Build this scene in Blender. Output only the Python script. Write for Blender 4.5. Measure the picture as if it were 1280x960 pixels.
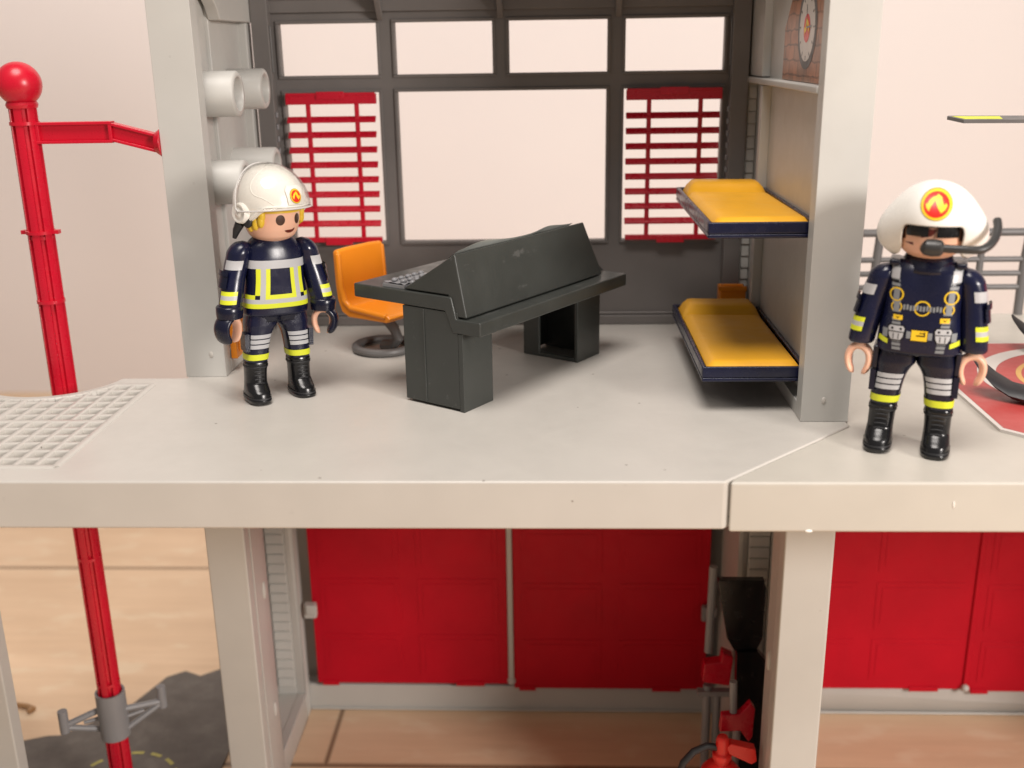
import bpy, bmesh, math, random
import numpy as np
from mathutils import Vector, Matrix
from mathutils.bvhtree import BVHTree
random.seed(7)
S = bpy.context.scene
for o in list(bpy.data.objects): bpy.data.objects.remove(o, do_unlink=True)
COL = S.collection
R = math.radians
PI = math.pi

# ------------------------------------------------------------------ camera
S.unit_settings.system = 'METRIC'
S.unit_settings.scale_length = 0.01          # one unit is about one centimetre
AX = [(0.99924069, -0.00347034, -0.03880723),   # world axes measured in camera space (x right, y down, z forward)
      (0.03594867, -0.30196883, 0.95263976),
      (-0.01502456, -0.95331148, -0.30161479)]
cam = bpy.data.cameras.new('camera'); camo = bpy.data.objects.new('camera', cam); COL.objects.link(camo)
right = Vector((AX[0][0], AX[1][0], AX[2][0])); down = Vector((AX[0][1], AX[1][1], AX[2][1])); fwd = Vector((AX[0][2], AX[1][2], AX[2][2]))
m = Matrix((right, -down, -fwd)).transposed().to_4x4()
m.translation = Vector((0, -23.7508, 10.0))
camo.matrix_world = m
cam.sensor_width = 36; cam.lens = 36 * 1325 / 1280
cam.clip_start = 0.5; cam.clip_end = 1000
cam.dof.use_dof = True; cam.dof.focus_distance = 31.0; cam.dof.aperture_fstop = 0.125
S.camera = camo

# ------------------------------------------------------------------ light
W = bpy.data.worlds.new('World'); S.world = W; W.use_nodes = True
bg = W.node_tree.nodes['Background']; bg.inputs[0].default_value = (1.0, 0.92, 0.86, 1); bg.inputs[1].default_value = 0.27

def area(name, loc, target, size, power, color, size_y=None):
    l = bpy.data.lights.new(name, 'AREA'); l.energy = power; l.color = color; l.size = size; l.shape = 'DISK'
    if size_y: l.shape = 'RECTANGLE'; l.size_y = size_y
    o = bpy.data.objects.new(name, l); COL.objects.link(o); o.location = loc
    o.rotation_euler = (Vector(target) - Vector(loc)).to_track_quat('-Z', 'Y').to_euler()
    return o
area('lamp', (48, -38, 20), (-2, 8, -2), 17, 42000, (1.0, 0.93, 0.875))
area('overhead_fill', (-6, -28, 98), (0, 14, 0), 55, 118000, (1.0, 0.93, 0.875))  # unseen overhead fill, added to brighten the room wall and the deck

S.view_settings.view_transform = 'Standard'; S.view_settings.look = 'None'
S.view_settings.exposure = -0.07; S.view_settings.gamma = 1.0
S.render.engine = 'CYCLES'

# ------------------------------------------------------------------ materials
class NT:
    def __init__(s, name):
        s.m = bpy.data.materials.new(name); s.m.use_nodes = True; s.t = s.m.node_tree
        s.b = s.t.nodes['Principled BSDF']; s.tc = None
    def n(s, typ, **k):
        nd = s.t.nodes.new(typ)
        for a, v in k.items(): setattr(nd, a, v)
        return nd
    def l(s, a, b): s.t.links.new(a, b)
    def obj(s):
        if not s.tc: s.tc = s.n('ShaderNodeTexCoord')
        return s.tc.outputs['Object']
    def math(s, op, a, b=None, c=None):
        nd = s.n('ShaderNodeMath', operation=op)
        for i, v in enumerate((a, b, c)):
            if v is None: continue
            if isinstance(v, (int, float)): nd.inputs[i].default_value = v
            else: s.l(v, nd.inputs[i])
        return nd.outputs[0]
    def noise(s, scale, detail=3, rough=.5, vec=None, mapping=None):
        nd = s.n('ShaderNodeTexNoise'); nd.inputs['Scale'].default_value = scale
        nd.inputs['Detail'].default_value = detail; nd.inputs['Roughness'].default_value = rough
        v = vec or s.obj()
        if mapping:
            mp = s.n('ShaderNodeMapping'); mp.inputs['Scale'].default_value = mapping; s.l(v, mp.inputs[0]); v = mp.outputs[0]
        s.l(v, nd.inputs['Vector']); return nd.outputs['Fac']
    def ramp(s, fac, stops):
        nd = s.n('ShaderNodeValToRGB'); s.l(fac, nd.inputs[0]); e = nd.color_ramp.elements
        while len(e) < len(stops): e.new(0.5)
        for i, (p, c) in enumerate(stops):
            e[i].position = p; e[i].color = tuple(c) + (1,) if len(c) == 3 else c
        return nd.outputs[0]
    def mix(s, fac, a, b, mode='MIX'):
        nd = s.n('ShaderNodeMix', data_type='RGBA', blend_type=mode)
        for i, v in ((0, fac), (6, a), (7, b)):
            if isinstance(v, (int, float)): nd.inputs[i].default_value = v
            elif isinstance(v, tuple): nd.inputs[i].default_value = v + (1,)
            else: s.l(v, nd.inputs[i])
        return nd.outputs[2]
    def bump(s, h, strength, dist=.02):
        nd = s.n('ShaderNodeBump'); nd.inputs['Strength'].default_value = strength; nd.inputs['Distance'].default_value = dist
        s.l(h, nd.inputs['Height']); s.l(nd.outputs[0], s.b.inputs['Normal'])

def plastic(name, c, rough=.38, var=.06, bump=.15, scratch=0.0, sss=0.0, spec=.5, coat=0.0):
    t = NT(name); b = t.b
    lo = tuple(max(0, x * (1 - var)) for x in c); hi = tuple(min(1, x * (1 + var)) for x in c)
    col = t.ramp(t.noise(.55, 3), [(.3, lo), (.7, hi)])
    if scratch:
        # fine grey rub marks and tiny specks of dirt
        f = t.noise(3.2, 5, .65, mapping=(1.0, 2.2, 1.0))
        msk = t.ramp(f, [(.66, (0, 0, 0)), (.72, (1, 1, 1))])
        col = t.mix(t.math('MULTIPLY', msk, scratch * .22), col, tuple(x * .55 for x in c))
        hair = t.ramp(t.noise(6.5, 6, .7, mapping=(.35, 3.2, 1.0)), [(.69, (0, 0, 0)), (.73, (1, 1, 1))])
        col = t.mix(t.math('MULTIPLY', hair, scratch * .45), col, tuple(x * .6 for x in c))
        vo = t.n('ShaderNodeTexVoronoi'); vo.inputs['Scale'].default_value = 1.05; vo.inputs['Randomness'].default_value = 1
        t.l(t.obj(), vo.inputs['Vector'])
        sp = t.math('LESS_THAN', vo.outputs['Distance'], .042)
        gate = t.math('GREATER_THAN', t.noise(.31, 2), .40)
        col = t.mix(t.math('MULTIPLY', t.math('MULTIPLY', sp, gate), min(1, scratch * .9)), col, (.12, .09, .07))
    t.l(col, b.inputs['Base Color'])
    rr = t.noise(2.3, 4, .6)
    mr = t.n('ShaderNodeMapRange'); t.l(rr, mr.inputs[0]); mr.inputs[1].default_value = .3; mr.inputs[2].default_value = .7
    mr.inputs[3].default_value = max(.02, rough - .06); mr.inputs[4].default_value = rough + .08
    t.l(mr.outputs[0], b.inputs['Roughness'])
    b.inputs['Specular IOR Level'].default_value = spec
    if sss:
        b.inputs['Subsurface Weight'].default_value = sss; b.inputs['Subsurface Radius'].default_value = (.12, .05, .03); b.inputs['Subsurface Scale'].default_value = 1
    if coat: b.inputs['Coat Weight'].default_value = coat; b.inputs['Coat Roughness'].default_value = .08
    if bump: t.bump(t.noise(14, 3), bump, .01)
    return t.m

M = {}
M['deck'] = plastic('deck_plastic', (.50, .475, .435), .36, .03, .10, .8)
M['deck_b'] = plastic('annex_plastic', (.50, .47, .415), .36, .03, .10, .5)
M['wall_p'] = plastic('grey_white_plastic', (.51, .50, .47), .42, .03, .10, .12)
M['grey'] = plastic('dark_grey_plastic', (.165, .150, .142), .5, .08, .15)
M['rail'] = plastic('rail_grey_plastic', (.13, .125, .122), .42, .06, .1)
M['gun'] = plastic('gunmetal_plastic', (.03, .029, .028), .38, .06, .05)
M['lgrey'] = plastic('mid_grey_plastic', (.24, .24, .25), .42, .06, .1)
M['desk'] = plastic('desk_plastic', (.043, .046, .042), .36, .12, .12)
def scuff(m_, c, scale=1.6, lo=.62):
    t = NT.__new__(NT); t.m = m_; t.t = m_.node_tree; t.b = t.t.nodes['Principled BSDF']; t.tc = None
    src = t.b.inputs['Base Color'].links[0].from_socket
    k = t.ramp(t.noise(scale, 8, .72, mapping=(.5, 1.6, 1.3)), [(lo, (0, 0, 0)), (lo + .06, (1, 1, 1))])
    t.l(t.mix(t.math('MULTIPLY', k, .5), src, c), t.b.inputs['Base Color'])
scuff(M['desk'], (.12, .12, .115))
M['red'] = plastic('red_plastic', (.56, .005, .024), .28, .06, .08)
M['doorred'] = plastic('door_red_plastic', (.50, .003, .016), .5, .06, .08, spec=.2)
M['bright'] = plastic('bright_red_plastic', (.72, .02, .015), .3, .05, .05)
M['orange'] = plastic('orange_plastic', (.86, .27, .012), .36, .05, .1)
M['yorange'] = plastic('mattress_plastic', (.80, .40, .022), .42, .05, .15)
M['navy'] = plastic('navy_plastic', (.0055, .007, .028), .24, .15, .06)
scuff(M['navy'], (.03, .035, .06), 2.5, .66)
M['navyd'] = plastic('dark_navy_plastic', (.004, .005, .018), .26, .15, .06)
M['black'] = plastic('black_plastic', (.007, .007, .008), .22, .1, .05)
M['blackm'] = plastic('matt_black_plastic', (.014, .014, .016), .5, .1, .05)
M['skin'] = plastic('skin_plastic', (.80, .47, .33), .34, .03, .04, sss=.15)
M['hair'] = plastic('blond_plastic', (.70, .46, .03), .4, .1, .1)
M['brownhair'] = plastic('brown_plastic', (.06, .016, .008), .4, .1, .1)
M['helmet'] = plastic('white_helmet_plastic', (.82, .80, .75), .26, .02, .04)
M['silver'] = plastic('silver_print', (.46, .46, .47), .32, .08, .05)
M['greyprint'] = plastic('grey_print', (.22, .23, .24), .4, .1, .05)
M['lime'] = plastic('lime_print', (.66, .70, .03), .38, .08, .05)
M['yellow'] = plastic('yellow_print', (.85, .55, .02), .38, .05, .03)
M['flame'] = plastic('flame_print', (.9, .62, .03), .38, .03, .03)
M['redprint'] = plastic('red_print', (.70, .02, .012), .36, .03, .03)
M['olive'] = plastic('olive_print', (.25, .22, .02), .38, .05, .03)
M['eye'] = plastic('eye_print', (.055, .02, .01), .35, .05, .02)
M['mouth'] = plastic('mouth_print', (.13, .02, .012), .35, .05, .02)
M['padred'] = plastic('card_red', (.44, .06, .055), .35, .06, .05)
M['padwhite'] = plastic('card_white', (.62, .58, .54), .35, .06, .05)
M['padgold'] = plastic('card_gold', (.62, .36, .10), .35, .06, .05)
M['peg'] = plastic('tan_plastic', (.36, .2, .09), .4)
M['sticker_grey'] = plastic('sticker_grey', (.6, .62, .58), .35, .25, .3)

def mk_clear():
    t = NT('clear_visor'); b = t.b
    b.inputs['Base Color'].default_value = (.93, .92, .90, 1); b.inputs['Roughness'].default_value = .06
    b.inputs['Transmission Weight'].default_value = .0
    out = t.t.nodes['Material Output']; tr = t.n('ShaderNodeBsdfTransparent'); tr.inputs[0].default_value = (.985, .98, .97, 1)
    gl = t.n('ShaderNodeBsdfGlossy'); gl.inputs['Roughness'].default_value = .07
    lw = t.n('ShaderNodeLayerWeight'); lw.inputs[0].default_value = .5
    mx = t.n('ShaderNodeMixShader'); t.l(t.math('MULTIPLY_ADD', t.math('POWER', lw.outputs['Facing'], 3.0), .6, .03), mx.inputs[0]); t.l(tr.outputs[0], mx.inputs[1]); t.l(gl.outputs[0], mx.inputs[2])
    t.l(mx.outputs[0], out.inputs[0]); return t.m
M['clear'] = mk_clear()

M['clear_edge'] = plastic('clear_visor_edge', (.55, .53, .51), .12, .05, .02)
def mk_room_wall():
    t = NT('painted_room_wall'); f = t.noise(.05, 3)
    t.l(t.ramp(f, [(.3, (.85, .79, .775)), (.7, (.88, .82, .80))]), t.b.inputs['Base Color'])
    t.b.inputs['Roughness'].default_value = .75
    t.bump(t.noise(1.1, 5, .6), .25, .05); return t.m
M['room'] = mk_room_wall()

def mk_laminate():
    t = NT('laminate_floor'); sx = t.n('ShaderNodeSeparateXYZ'); t.l(t.obj(), sx.inputs[0]); X, Y = sx.outputs[0], sx.outputs[1]
    v = t.math('DIVIDE', t.math('SUBTRACT', Y, 11.62), 16.7)
    row = t.math('FLOOR', v)
    dy = t.math('MULTIPLY', t.math('ABSOLUTE', t.math('SUBTRACT', t.math('FRACT', t.math('ADD', v, .5)), .5)), 16.7)
    xx = t.math('DIVIDE', t.math('ADD', t.math('ADD', X, 9.12), t.math('MULTIPLY', row, 37.0)), 112.0)
    dx = t.math('MULTIPLY', t.math('ABSOLUTE', t.math('SUBTRACT', t.math('FRACT', t.math('ADD', xx, .5)), .5)), 112.0)
    d = t.math('MINIMUM', t.math('MULTIPLY', dy, .7), dx)
    seam = t.math('SUBTRACT', 1, t.math('SMOOTH_MIN', t.math('MULTIPLY', d, 6.5), 1.0, .1))
    seam = t.math('MAXIMUM', seam, 0)
    g1 = t.noise(.55, 6, .62, mapping=(.16, 1, 1)); g2 = t.noise(2.4, 5, .6, mapping=(.07, 1, 1)); g3 = t.noise(.13, 3, .5)
    base = t.ramp(g1, [(.25, (0.564, 0.375, 0.229)), (.5, (0.714, 0.504, 0.321)), (.75, (0.850, 0.638, 0.435))])
    base = t.mix(.35, base, t.ramp(g2, [(.3, (0.619, 0.425, 0.268)), (.7, (0.825, 0.609, 0.421))]))
    blot = t.ramp(t.noise(.7, 3, .5, mapping=(.6, 1.2, 1)), [(.55, (0, 0, 0)), (.68, (1, 1, 1))])
    base = t.mix(t.math('MULTIPLY', blot, .4), base, (0.850, 0.767, 0.573))
    base = t.mix(.3, base, t.ramp(g3, [(.3, (0.632, 0.438, 0.282)), (.7, (0.825, 0.624, 0.435))]))
    t.l(t.mix(seam, base, (0.159, 0.091, 0.049)), t.b.inputs['Base Color'])
    t.b.inputs['Roughness'].default_value = .42; t.bump(g2, .12, .03); return t.m
M['laminate'] = mk_laminate()

def mk_card():
    t = NT('play_mat_card')
    f = t.noise(.8, 6, .65)
    t.l(t.ramp(f, [(.3, (.085, .072, .062)), (.55, (.12, .105, .092)), (.72, (.165, .148, .13))]), t.b.inputs['Base Color'])
    t.b.inputs['Roughness'].default_value = .55; t.bump(f, .1, .03); return t.m
M['card'] = mk_card()
M['matyellow'] = plastic('mat_yellow_print', (.42, .38, .10), .5)

def mk_brick():
    t = NT('printed_brick_card')
    mp = t.n('ShaderNodeMapping'); t.l(t.obj(), mp.inputs[0])
    sx = t.n('ShaderNodeSeparateXYZ'); t.l(t.obj(), sx.inputs[0])
    cx = t.n('ShaderNodeCombineXYZ'); t.l(sx.outputs[1], cx.inputs[0]); t.l(sx.outputs[2], cx.inputs[1])
    wob = t.n('ShaderNodeTexNoise'); wob.inputs['Scale'].default_value = 1.6; t.l(cx.outputs[0], wob.inputs['Vector'])
    vm = t.n('ShaderNodeVectorMath', operation='MULTIPLY_ADD'); t.l(wob.outputs['Color'], vm.inputs[0]); vm.inputs[1].default_value = (.22, .22, 0); t.l(cx.outputs[0], vm.inputs[2])
    b = t.n('ShaderNodeTexBrick'); b.inputs['Scale'].default_value = 1; b.inputs['Brick Width'].default_value = 1.15; b.inputs['Row Height'].default_value = .42
    b.inputs['Mortar Size'].default_value = .035; b.inputs['Mortar Smooth'].default_value = .4; b.inputs['Bias'].default_value = 0
    b.inputs['Color1'].default_value = (.55, .22, .12, 1); b.inputs['Color2'].default_value = (.34, .20, .14, 1); b.inputs['Mortar'].default_value = (.09, .05, .035, 1)
    t.l(vm.outputs[0], b.inputs['Vector'])
    c = t.mix(.5, b.outputs['Color'], t.ramp(t.noise(2.0, 4), [(.35, (.13, .085, .06)), (.65, (.46, .22, .13))]))
    t.l(c, t.b.inputs['Base Color']); t.b.inputs['Roughness'].default_value = .35; return t.m
M['brick'] = mk_brick()

# ------------------------------------------------------------------ mesh helpers
class MB:
    def __init__(s): s.v = []; s.f = []; s.mi = []; s.sm = []; s.mats = []
    def mat(s, k):
        if k not in s.mats: s.mats.append(k)
        return s.mats.index(k)
    def add(s, vs, fs, k, smooth=True):
        o = len(s.v); s.v += [tuple(v) for v in vs]; i = s.mat(k)
        for f in fs: s.f.append(tuple(o + a for a in f)); s.mi.append(i); s.sm.append(smooth)
        return s
    def box(s, x0, x1, y0, y1, z0, z1, k, M4=None, smooth=False):
        vs = [Vector(p) for p in ((x0,y0,z0),(x1,y0,z0),(x1,y1,z0),(x0,y1,z0),(x0,y0,z1),(x1,y0,z1),(x1,y1,z1),(x0,y1,z1))]
        if M4: vs = [M4 @ v for v in vs]
        return s.add(vs, [(3,2,1,0),(4,5,6,7),(0,1,5,4),(1,2,6,5),(2,3,7,6),(3,0,4,7)], k, smooth)
    def prism(s, poly, a, b, k, axis='z', M4=None, smooth=False):
        def P(p, h):
            if axis == 'z': return Vector((p[0], p[1], h))
            if axis == 'y': return Vector((p[0], h, p[1]))
            return Vector((h, p[0], p[1]))
        n = len(poly); vs = [P(p, a) for p in poly] + [P(p, b) for p in poly]
        if M4: vs = [M4 @ v for v in vs]
        fs = [tuple(range(n))[::-1], tuple(range(n, 2*n))] + [(i, (i+1) % n, n + (i+1) % n, n + i) for i in range(n)]
        return s.add(vs, fs, k, smooth)
    def grid(s, fn, us, vs_, k, closed=False, cap0=False, cap1=False, smooth=True):
        nu, nv = len(us), len(vs_); V = [fn(u, v) for u in us for v in vs_]; F = []
        m_ = nv if closed else nv - 1
        for i in range(nu - 1):
            for j in range(m_):
                j2 = (j + 1) % nv; F.append((i*nv+j, i*nv+j2, (i+1)*nv+j2, (i+1)*nv+j))
        if cap0: F.append(tuple(range(nv))[::-1])
        if cap1: F.append(tuple((nu-1)*nv + j for j in range(nv)))
        return s.add(V, F, k, smooth)
    def tube(s, pts, rad, k, n=14, cap=True, sq=None):
        pts = [Vector(p) for p in pts]; m_ = len(pts)
        rads = rad if isinstance(rad, (list, tuple)) else [rad] * m_
        rings = []; up = Vector((0, 0, 1)); prev = None
        for i, p in enumerate(pts):
            d = (pts[min(i+1, m_-1)] - pts[max(i-1, 0)]).normalized()
            if prev is None:
                a = d.cross(up) if abs(d.z) < .95 else d.cross(Vector((0, 1, 0)))
            else: a = prev - d * prev.dot(d)
            a.normalize(); prev = a; b = d.cross(a)
            r = rads[i]; ra, rb = (r, r) if not sq else (r * sq[0], r * sq[1])
            rings.append([p + a * math.cos(2*PI*j/n) * ra + b * math.sin(2*PI*j/n) * rb for j in range(n)])
        V = [v for r_ in rings for v in r_]
        F = [(i*n+j, i*n+(j+1) % n, (i+1)*n+(j+1) % n, (i+1)*n+j) for i in range(m_-1) for j in range(n)]
        if cap: F += [tuple(range(n))[::-1], tuple((m_-1)*n + j for j in range(n))]
        return s.add(V, F, k, True)
    def lathe(s, prof, k, c=(0,0,0), n=32, axis='z'):
        c = Vector(c)
        def fn(i, j):
            r, h = prof[int(i)]; a = 2*PI*j/n
            if axis == 'z': return c + Vector((r*math.cos(a), r*math.sin(a), h))
            if axis == 'x': return c + Vector((h, r*math.cos(a), r*math.sin(a)))
            return c + Vector((r*math.cos(a), h, r*math.sin(a)))
        return s.grid(fn, range(len(prof)), range(n), k, closed=True)
    def ball(s, c, r, k, n=20, sc=(1,1,1)):
        c = Vector(c)
        return s.grid(lambda i, j: c + Vector((r*sc[0]*math.sin(PI*i/n)*math.cos(2*PI*j/(2*n)), r*sc[1]*math.sin(PI*i/n)*math.sin(2*PI*j/(2*n)), r*sc[2]*math.cos(PI*i/n))),
                      range(n+1), range(2*n), k, closed=True)
    def bvh(s): return BVHTree.FromPolygons([Vector(v) for v in s.v], s.f)
    def build(s, name, parent=None, bevel=0, seg=2, angle=35, solid=0, loc=None):
        me = bpy.data.meshes.new(name); me.from_pydata([tuple(v) for v in s.v], [], s.f)
        for k in s.mats: me.materials.append(M[k])
        for i, p in enumerate(me.polygons): p.material_index = s.mi[i]; p.use_smooth = s.sm[i] or bevel > 0
        bm = bmesh.new(); bm.from_mesh(me); bmesh.ops.remove_doubles(bm, verts=bm.verts, dist=1e-5)
        bmesh.ops.recalc_face_normals(bm, faces=bm.faces)
        if solid and bm.faces:
            cc = sum((v.co for v in bm.verts), Vector()) / len(bm.verts)
            if sum(f.normal.dot(f.calc_center_median() - cc) * f.calc_area() for f in bm.faces) < 0: bmesh.ops.reverse_faces(bm, faces=bm.faces)
        bm.to_mesh(me); bm.free(); me.set_sharp_from_angle(angle=R(angle)); me.update()
        o = bpy.data.objects.new(name, me); COL.objects.link(o)
        if parent: o.parent = parent
        if loc: o.location = loc
        if solid:
            md = o.modifiers.new('thickness', 'SOLIDIFY'); md.thickness = solid; md.offset = -1
        if bevel:
            md = o.modifiers.new('bevel', 'BEVEL'); md.width = bevel; md.segments = seg; md.limit_method = 'ANGLE'; md.angle_limit = R(40)
            md.harden_normals = False
            w = o.modifiers.new('wn', 'WEIGHTED_NORMAL'); w.keep_sharp = False
        return o

def decal(mb, bvh, poly, k, off=.008, L=.08, y0=-6, xf=None):
    """print a flat (x, z) outline on the front of a part"""
    bm = bmesh.new(); vs = [bm.verts.new((p[0], 0, p[1])) for p in poly]
    try: bm.faces.new(vs)
    except ValueError: return
    bmesh.ops.triangulate(bm, faces=bm.faces[:])
    for _ in range(6):
        es = [e for e in bm.edges if e.calc_length() > L]
        if not es: break
        bmesh.ops.subdivide_edges(bm, edges=es, cuts=1); bmesh.ops.triangulate(bm, faces=bm.faces[:])
    bm.verts.index_update(); V = []; ok = []
    inv = xf.inverted() if xf else None
    for v in bm.verts:
        o = Vector((v.co.x, y0, v.co.z)); d = Vector((0, 1, 0))
        if xf: o = xf @ o; d = xf.to_3x3() @ d
        h, nrm, _, _ = bvh.ray_cast(o, d)
        ok.append(h is not None); V.append(h - d * off if h is not None else o)
    F = [tuple(v.index for v in f.verts) for f in bm.faces if all(ok[v.index] for v in f.verts)]
    bm.free()
    if F: mb.add(V, F, k, True)

def circ(cx, cz, rx, rz=None, n=28, a0=0, a1=2*PI):
    rz = rz or rx; full = abs(a1 - a0) > 6.2
    return [(cx + rx*math.cos(a0+(a1-a0)*i/(n if full else n-1)), cz + rz*math.sin(a0+(a1-a0)*i/(n if full else n-1))) for i in range(n)]
def rect(cx, cz, w, h, rot=0):
    c, s_ = math.cos(rot), math.sin(rot)
    return [(cx + x*c - z*s_, cz + x*s_ + z*c) for x, z in ((-w/2,-h/2),(w/2,-h/2),(w/2,h/2),(-w/2,h/2))]
FLAME = [(585,415),(552,375),(546,335),(565,335),(582,298),(620,265),(650,256),(665,235),(704,265),(713,300),(706,330),(735,350),(747,322),(767,345),(752,390),(708,428),(732,388),(700,385),(668,368),(654,330),(640,300),(620,330),(597,372),(572,378)]
FLAME = [((x-657)/150, -(y-345)/150) for x, y in FLAME]

def thing(name, label, cat, loc=(0,0,0), rotz=0, group=None):
    o = bpy.data.objects.new(name, None); COL.objects.link(o); o.location = loc; o.rotation_euler = (0, 0, rotz)
    o.empty_display_size = 1; tag(o, label, cat, group); return o
def tag(o, label, cat, group=None, kind=None):
    if label: o['label'] = label
    if cat: o['category'] = cat
    if group: o['group'] = group
    if kind: o['kind'] = kind
    return o
def crom(xs, ys, x):
    """smooth curve through keys"""
    n = len(xs)
    if x <= xs[0]: return ys[0]
    if x >= xs[-1]: return ys[-1]
    i = 0
    while xs[i+1] < x: i += 1
    def sl(k):
        if k <= 0: return (ys[1]-ys[0])/(xs[1]-xs[0])
        if k >= n-1: return (ys[-1]-ys[-2])/(xs[-1]-xs[-2])
        a = (ys[k]-ys[k-1])/(xs[k]-xs[k-1]); b = (ys[k+1]-ys[k])/(xs[k+1]-xs[k])
        return 0 if a*b <= 0 else 2*a*b/(a+b)
    h = xs[i+1]-xs[i]; t = (x-xs[i])/h; m0, m1 = sl(i)*h, sl(i+1)*h
    return (2*t**3-3*t*t+1)*ys[i]+(t**3-2*t*t+t)*m0+(-2*t**3+3*t*t)*ys[i+1]+(t**3-t*t)*m1
class Loft:
    """stack of rounded sections: z, cx, cy, rx, ry, exponent"""
    def __init__(s, keys): s.k = sorted(keys); s.z = [q[0] for q in s.k]
    def at(s, z): return [crom(s.z, [q[i] for q in s.k], z) for i in range(1, 6)]
    def P(s, z, a, off=0):
        cx, cy, rx, ry, n = s.at(z); c, q = math.sin(a), -math.cos(a)
        f = lambda t: math.copysign(abs(t) ** (2 / n), t)
        x, y = rx * f(c), ry * f(q); l = math.hypot(x, y) or 1
        return Vector((cx + x * (1 + off / l), cy + y * (1 + off / l), z))
    def body(s, mb, k, nz=26, na=36, cap=True):
        zs = [s.z[0] + (s.z[-1]-s.z[0]) * i / nz for i in range(nz+1)]
        zs = sorted(set(zs + s.z))
        return mb.grid(lambda z, j: s.P(z, 2*PI*j/na), zs, range(na), k, closed=True, cap0=cap, cap1=cap)
    def patch(s, mb, z0, z1, a0, a1, k, off=.01, nz=4, na=14):
        return mb.grid(lambda z, a: s.P(z, a, off), [z0+(z1-z0)*i/nz for i in range(nz+1)], [a0+(a1-a0)*j/na for j in range(na+1)], k)

G = -17.1   # height of the room's floor below the deck
# ------------------------------------------------------------------ setting
fl = MB(); fl.add([(-140,-60,G),(140,-60,G),(140,72,G),(-140,72,G)], [(0,1,2,3)], 'laminate', False)
tag(fl.build('floor'), None, None, kind='structure')
w = MB(); w.box(-140, 140, 60, 62, G, 130, 'room')
tag(w.build('room_wall'), 'plain pale pink painted room wall behind the whole toy station', 'wall')

mat_ = MB()
mp = [(-28,7.0),(-24.5,9.6),(-22.24,12.77),(-21.1,13.21),(-20.6,13.25),(-19.47,14.3),(-18.5,15.2),(-17.6,17.6),(-16.9,18.1),(-16.1,17.7),(-15.2,18.4),(-14.2,19.3),(-13.2,19.0),(-13.2,1),(-28,1)]
mat_.prism(mp, G+.01, G+.09, 'card')
def dash(mb, a0, a1, r0, r1, c, k, z, n=6):
    P = [(c[0]+r0*math.cos(a0+(a1-a0)*i/n), c[1]+r0*math.sin(a0+(a1-a0)*i/n)) for i in range(n+1)]
    P += [(c[0]+r1*math.cos(a1+(a0-a1)*i/n), c[1]+r1*math.sin(a1+(a0-a1)*i/n)) for i in range(n+1)]
    mb.add([(x, y, z) for x, y in P], [tuple(range(len(P)))], k, False)
for i in range(16):
    a = i * PI / 8 + .32
    dash(mat_, a, a + .24, 1.98, 2.14, (-16.78, 10.1), 'matyellow', G+.1)
tag(mat_.build('play_mat'), 'dark grey jagged-edged road mat lying on the wooden floor by the fire pole', 'play mat')

# ------------------------------------------------------------------ toy fire station
ST = thing('toy_fire_station', 'big off-white toy fire station with dark window wall, red blinds and red garage doors', 'toy building')
dk = MB()
arc = [(-16.2 + 2.28*math.cos(a), 9.0 + 2.28*math.sin(a)) for a in [R(-10 - 160*i/18) for i in range(19)]]
poly = [(-30, 0), (4.13, 0), (8.12, 3.95), (8.12, 16.0), (-11.85, 16.0), (-11.85, 8.62)] + arc + [(-30, 8.62)]
dk.prism(poly, -1.27, 0, 'deck')
# scalloped rim round the opening of the pole
DKO = dk.build('deck', ST)
rimc = [(-16.2 + 2.62*math.cos(a), 9.0 + 2.62*math.sin(a)) for a in [R(-26 - 128*i/30) for i in range(31)]]
cut = MB(); cut.prism([(-29, .95), (-12.7, .95), (-12.7, 7.85)] + rimc + [(-29, 7.85)], -.2, 1, 'deck')
co = cut.build('cut'); md = DKO.modifiers.new('cut', 'BOOLEAN'); md.object = co; md.operation = 'DIFFERENCE'; md.solver = 'EXACT'
dg = bpy.context.evaluated_depsgraph_get(); nm = bpy.data.meshes.new_from_object(DKO.evaluated_get(dg))
DKO.modifiers.clear(); DKO.data = nm; bpy.data.objects.remove(co, do_unlink=True)
for p_ in nm.polygons: p_.use_smooth = True
nm.set_sharp_from_angle(angle=R(35))
md = DKO.modifiers.new('bevel', 'BEVEL'); md.width = .06; md.segments = 3; md.limit_method = 'ANGLE'; md.angle_limit = R(40)
DKO.modifiers.new('wn', 'WEIGHTED_NORMAL')
gr = MB()
def bar(x0, y0, x1, y1, w_, h=.03):
    d = Vector((x1-x0, y1-y0, 0))
    if d.length < .05: return
    d.normalize(); p = Vector((-d.y, d.x, 0)); V = []
    for q in (Vector((x0, y0, 0)), Vector((x1, y1, 0))):
        for s_, z in ((-1.25, -.199), (-1, h-.03), (-.7, h), (.7, h), (1, h-.03), (1.25, -.199)): V.append(q + p*w_*s_ + Vector((0, 0, z)))
    gr.add(V, [(i, i+1, 7+i, 6+i) for i in range(5)] + [(0,1,2,3,4,5), (11,10,9,8,7,6)], 'deck', False)
def curve_y(x):   # front limit of the opening's rim
    d = abs(x + 16.2)
    return 9.0 - math.sqrt(max(0, 2.62**2 - d*d)) if d < 2.55 else 7.85
def xlim(y): 
    d = 9.0 - y
    return math.sqrt(max(0, 2.62**2 - d*d)) if d < 2.62 else 0
X1, Y0, Y1, YM = -12.7, .95, 7.85, 4.4
xs = [X1 - i*.56 for i in range(0, 27)]
for i, x in enumerate(xs):
    big = i in (0, 6, 12); HH = .035 if big else .022
    bar(x, Y0, x, min(curve_y(x), Y1), .12 if big else .085, HH)
ys = [Y0 + i*.575 for i in range(13)]
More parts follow.
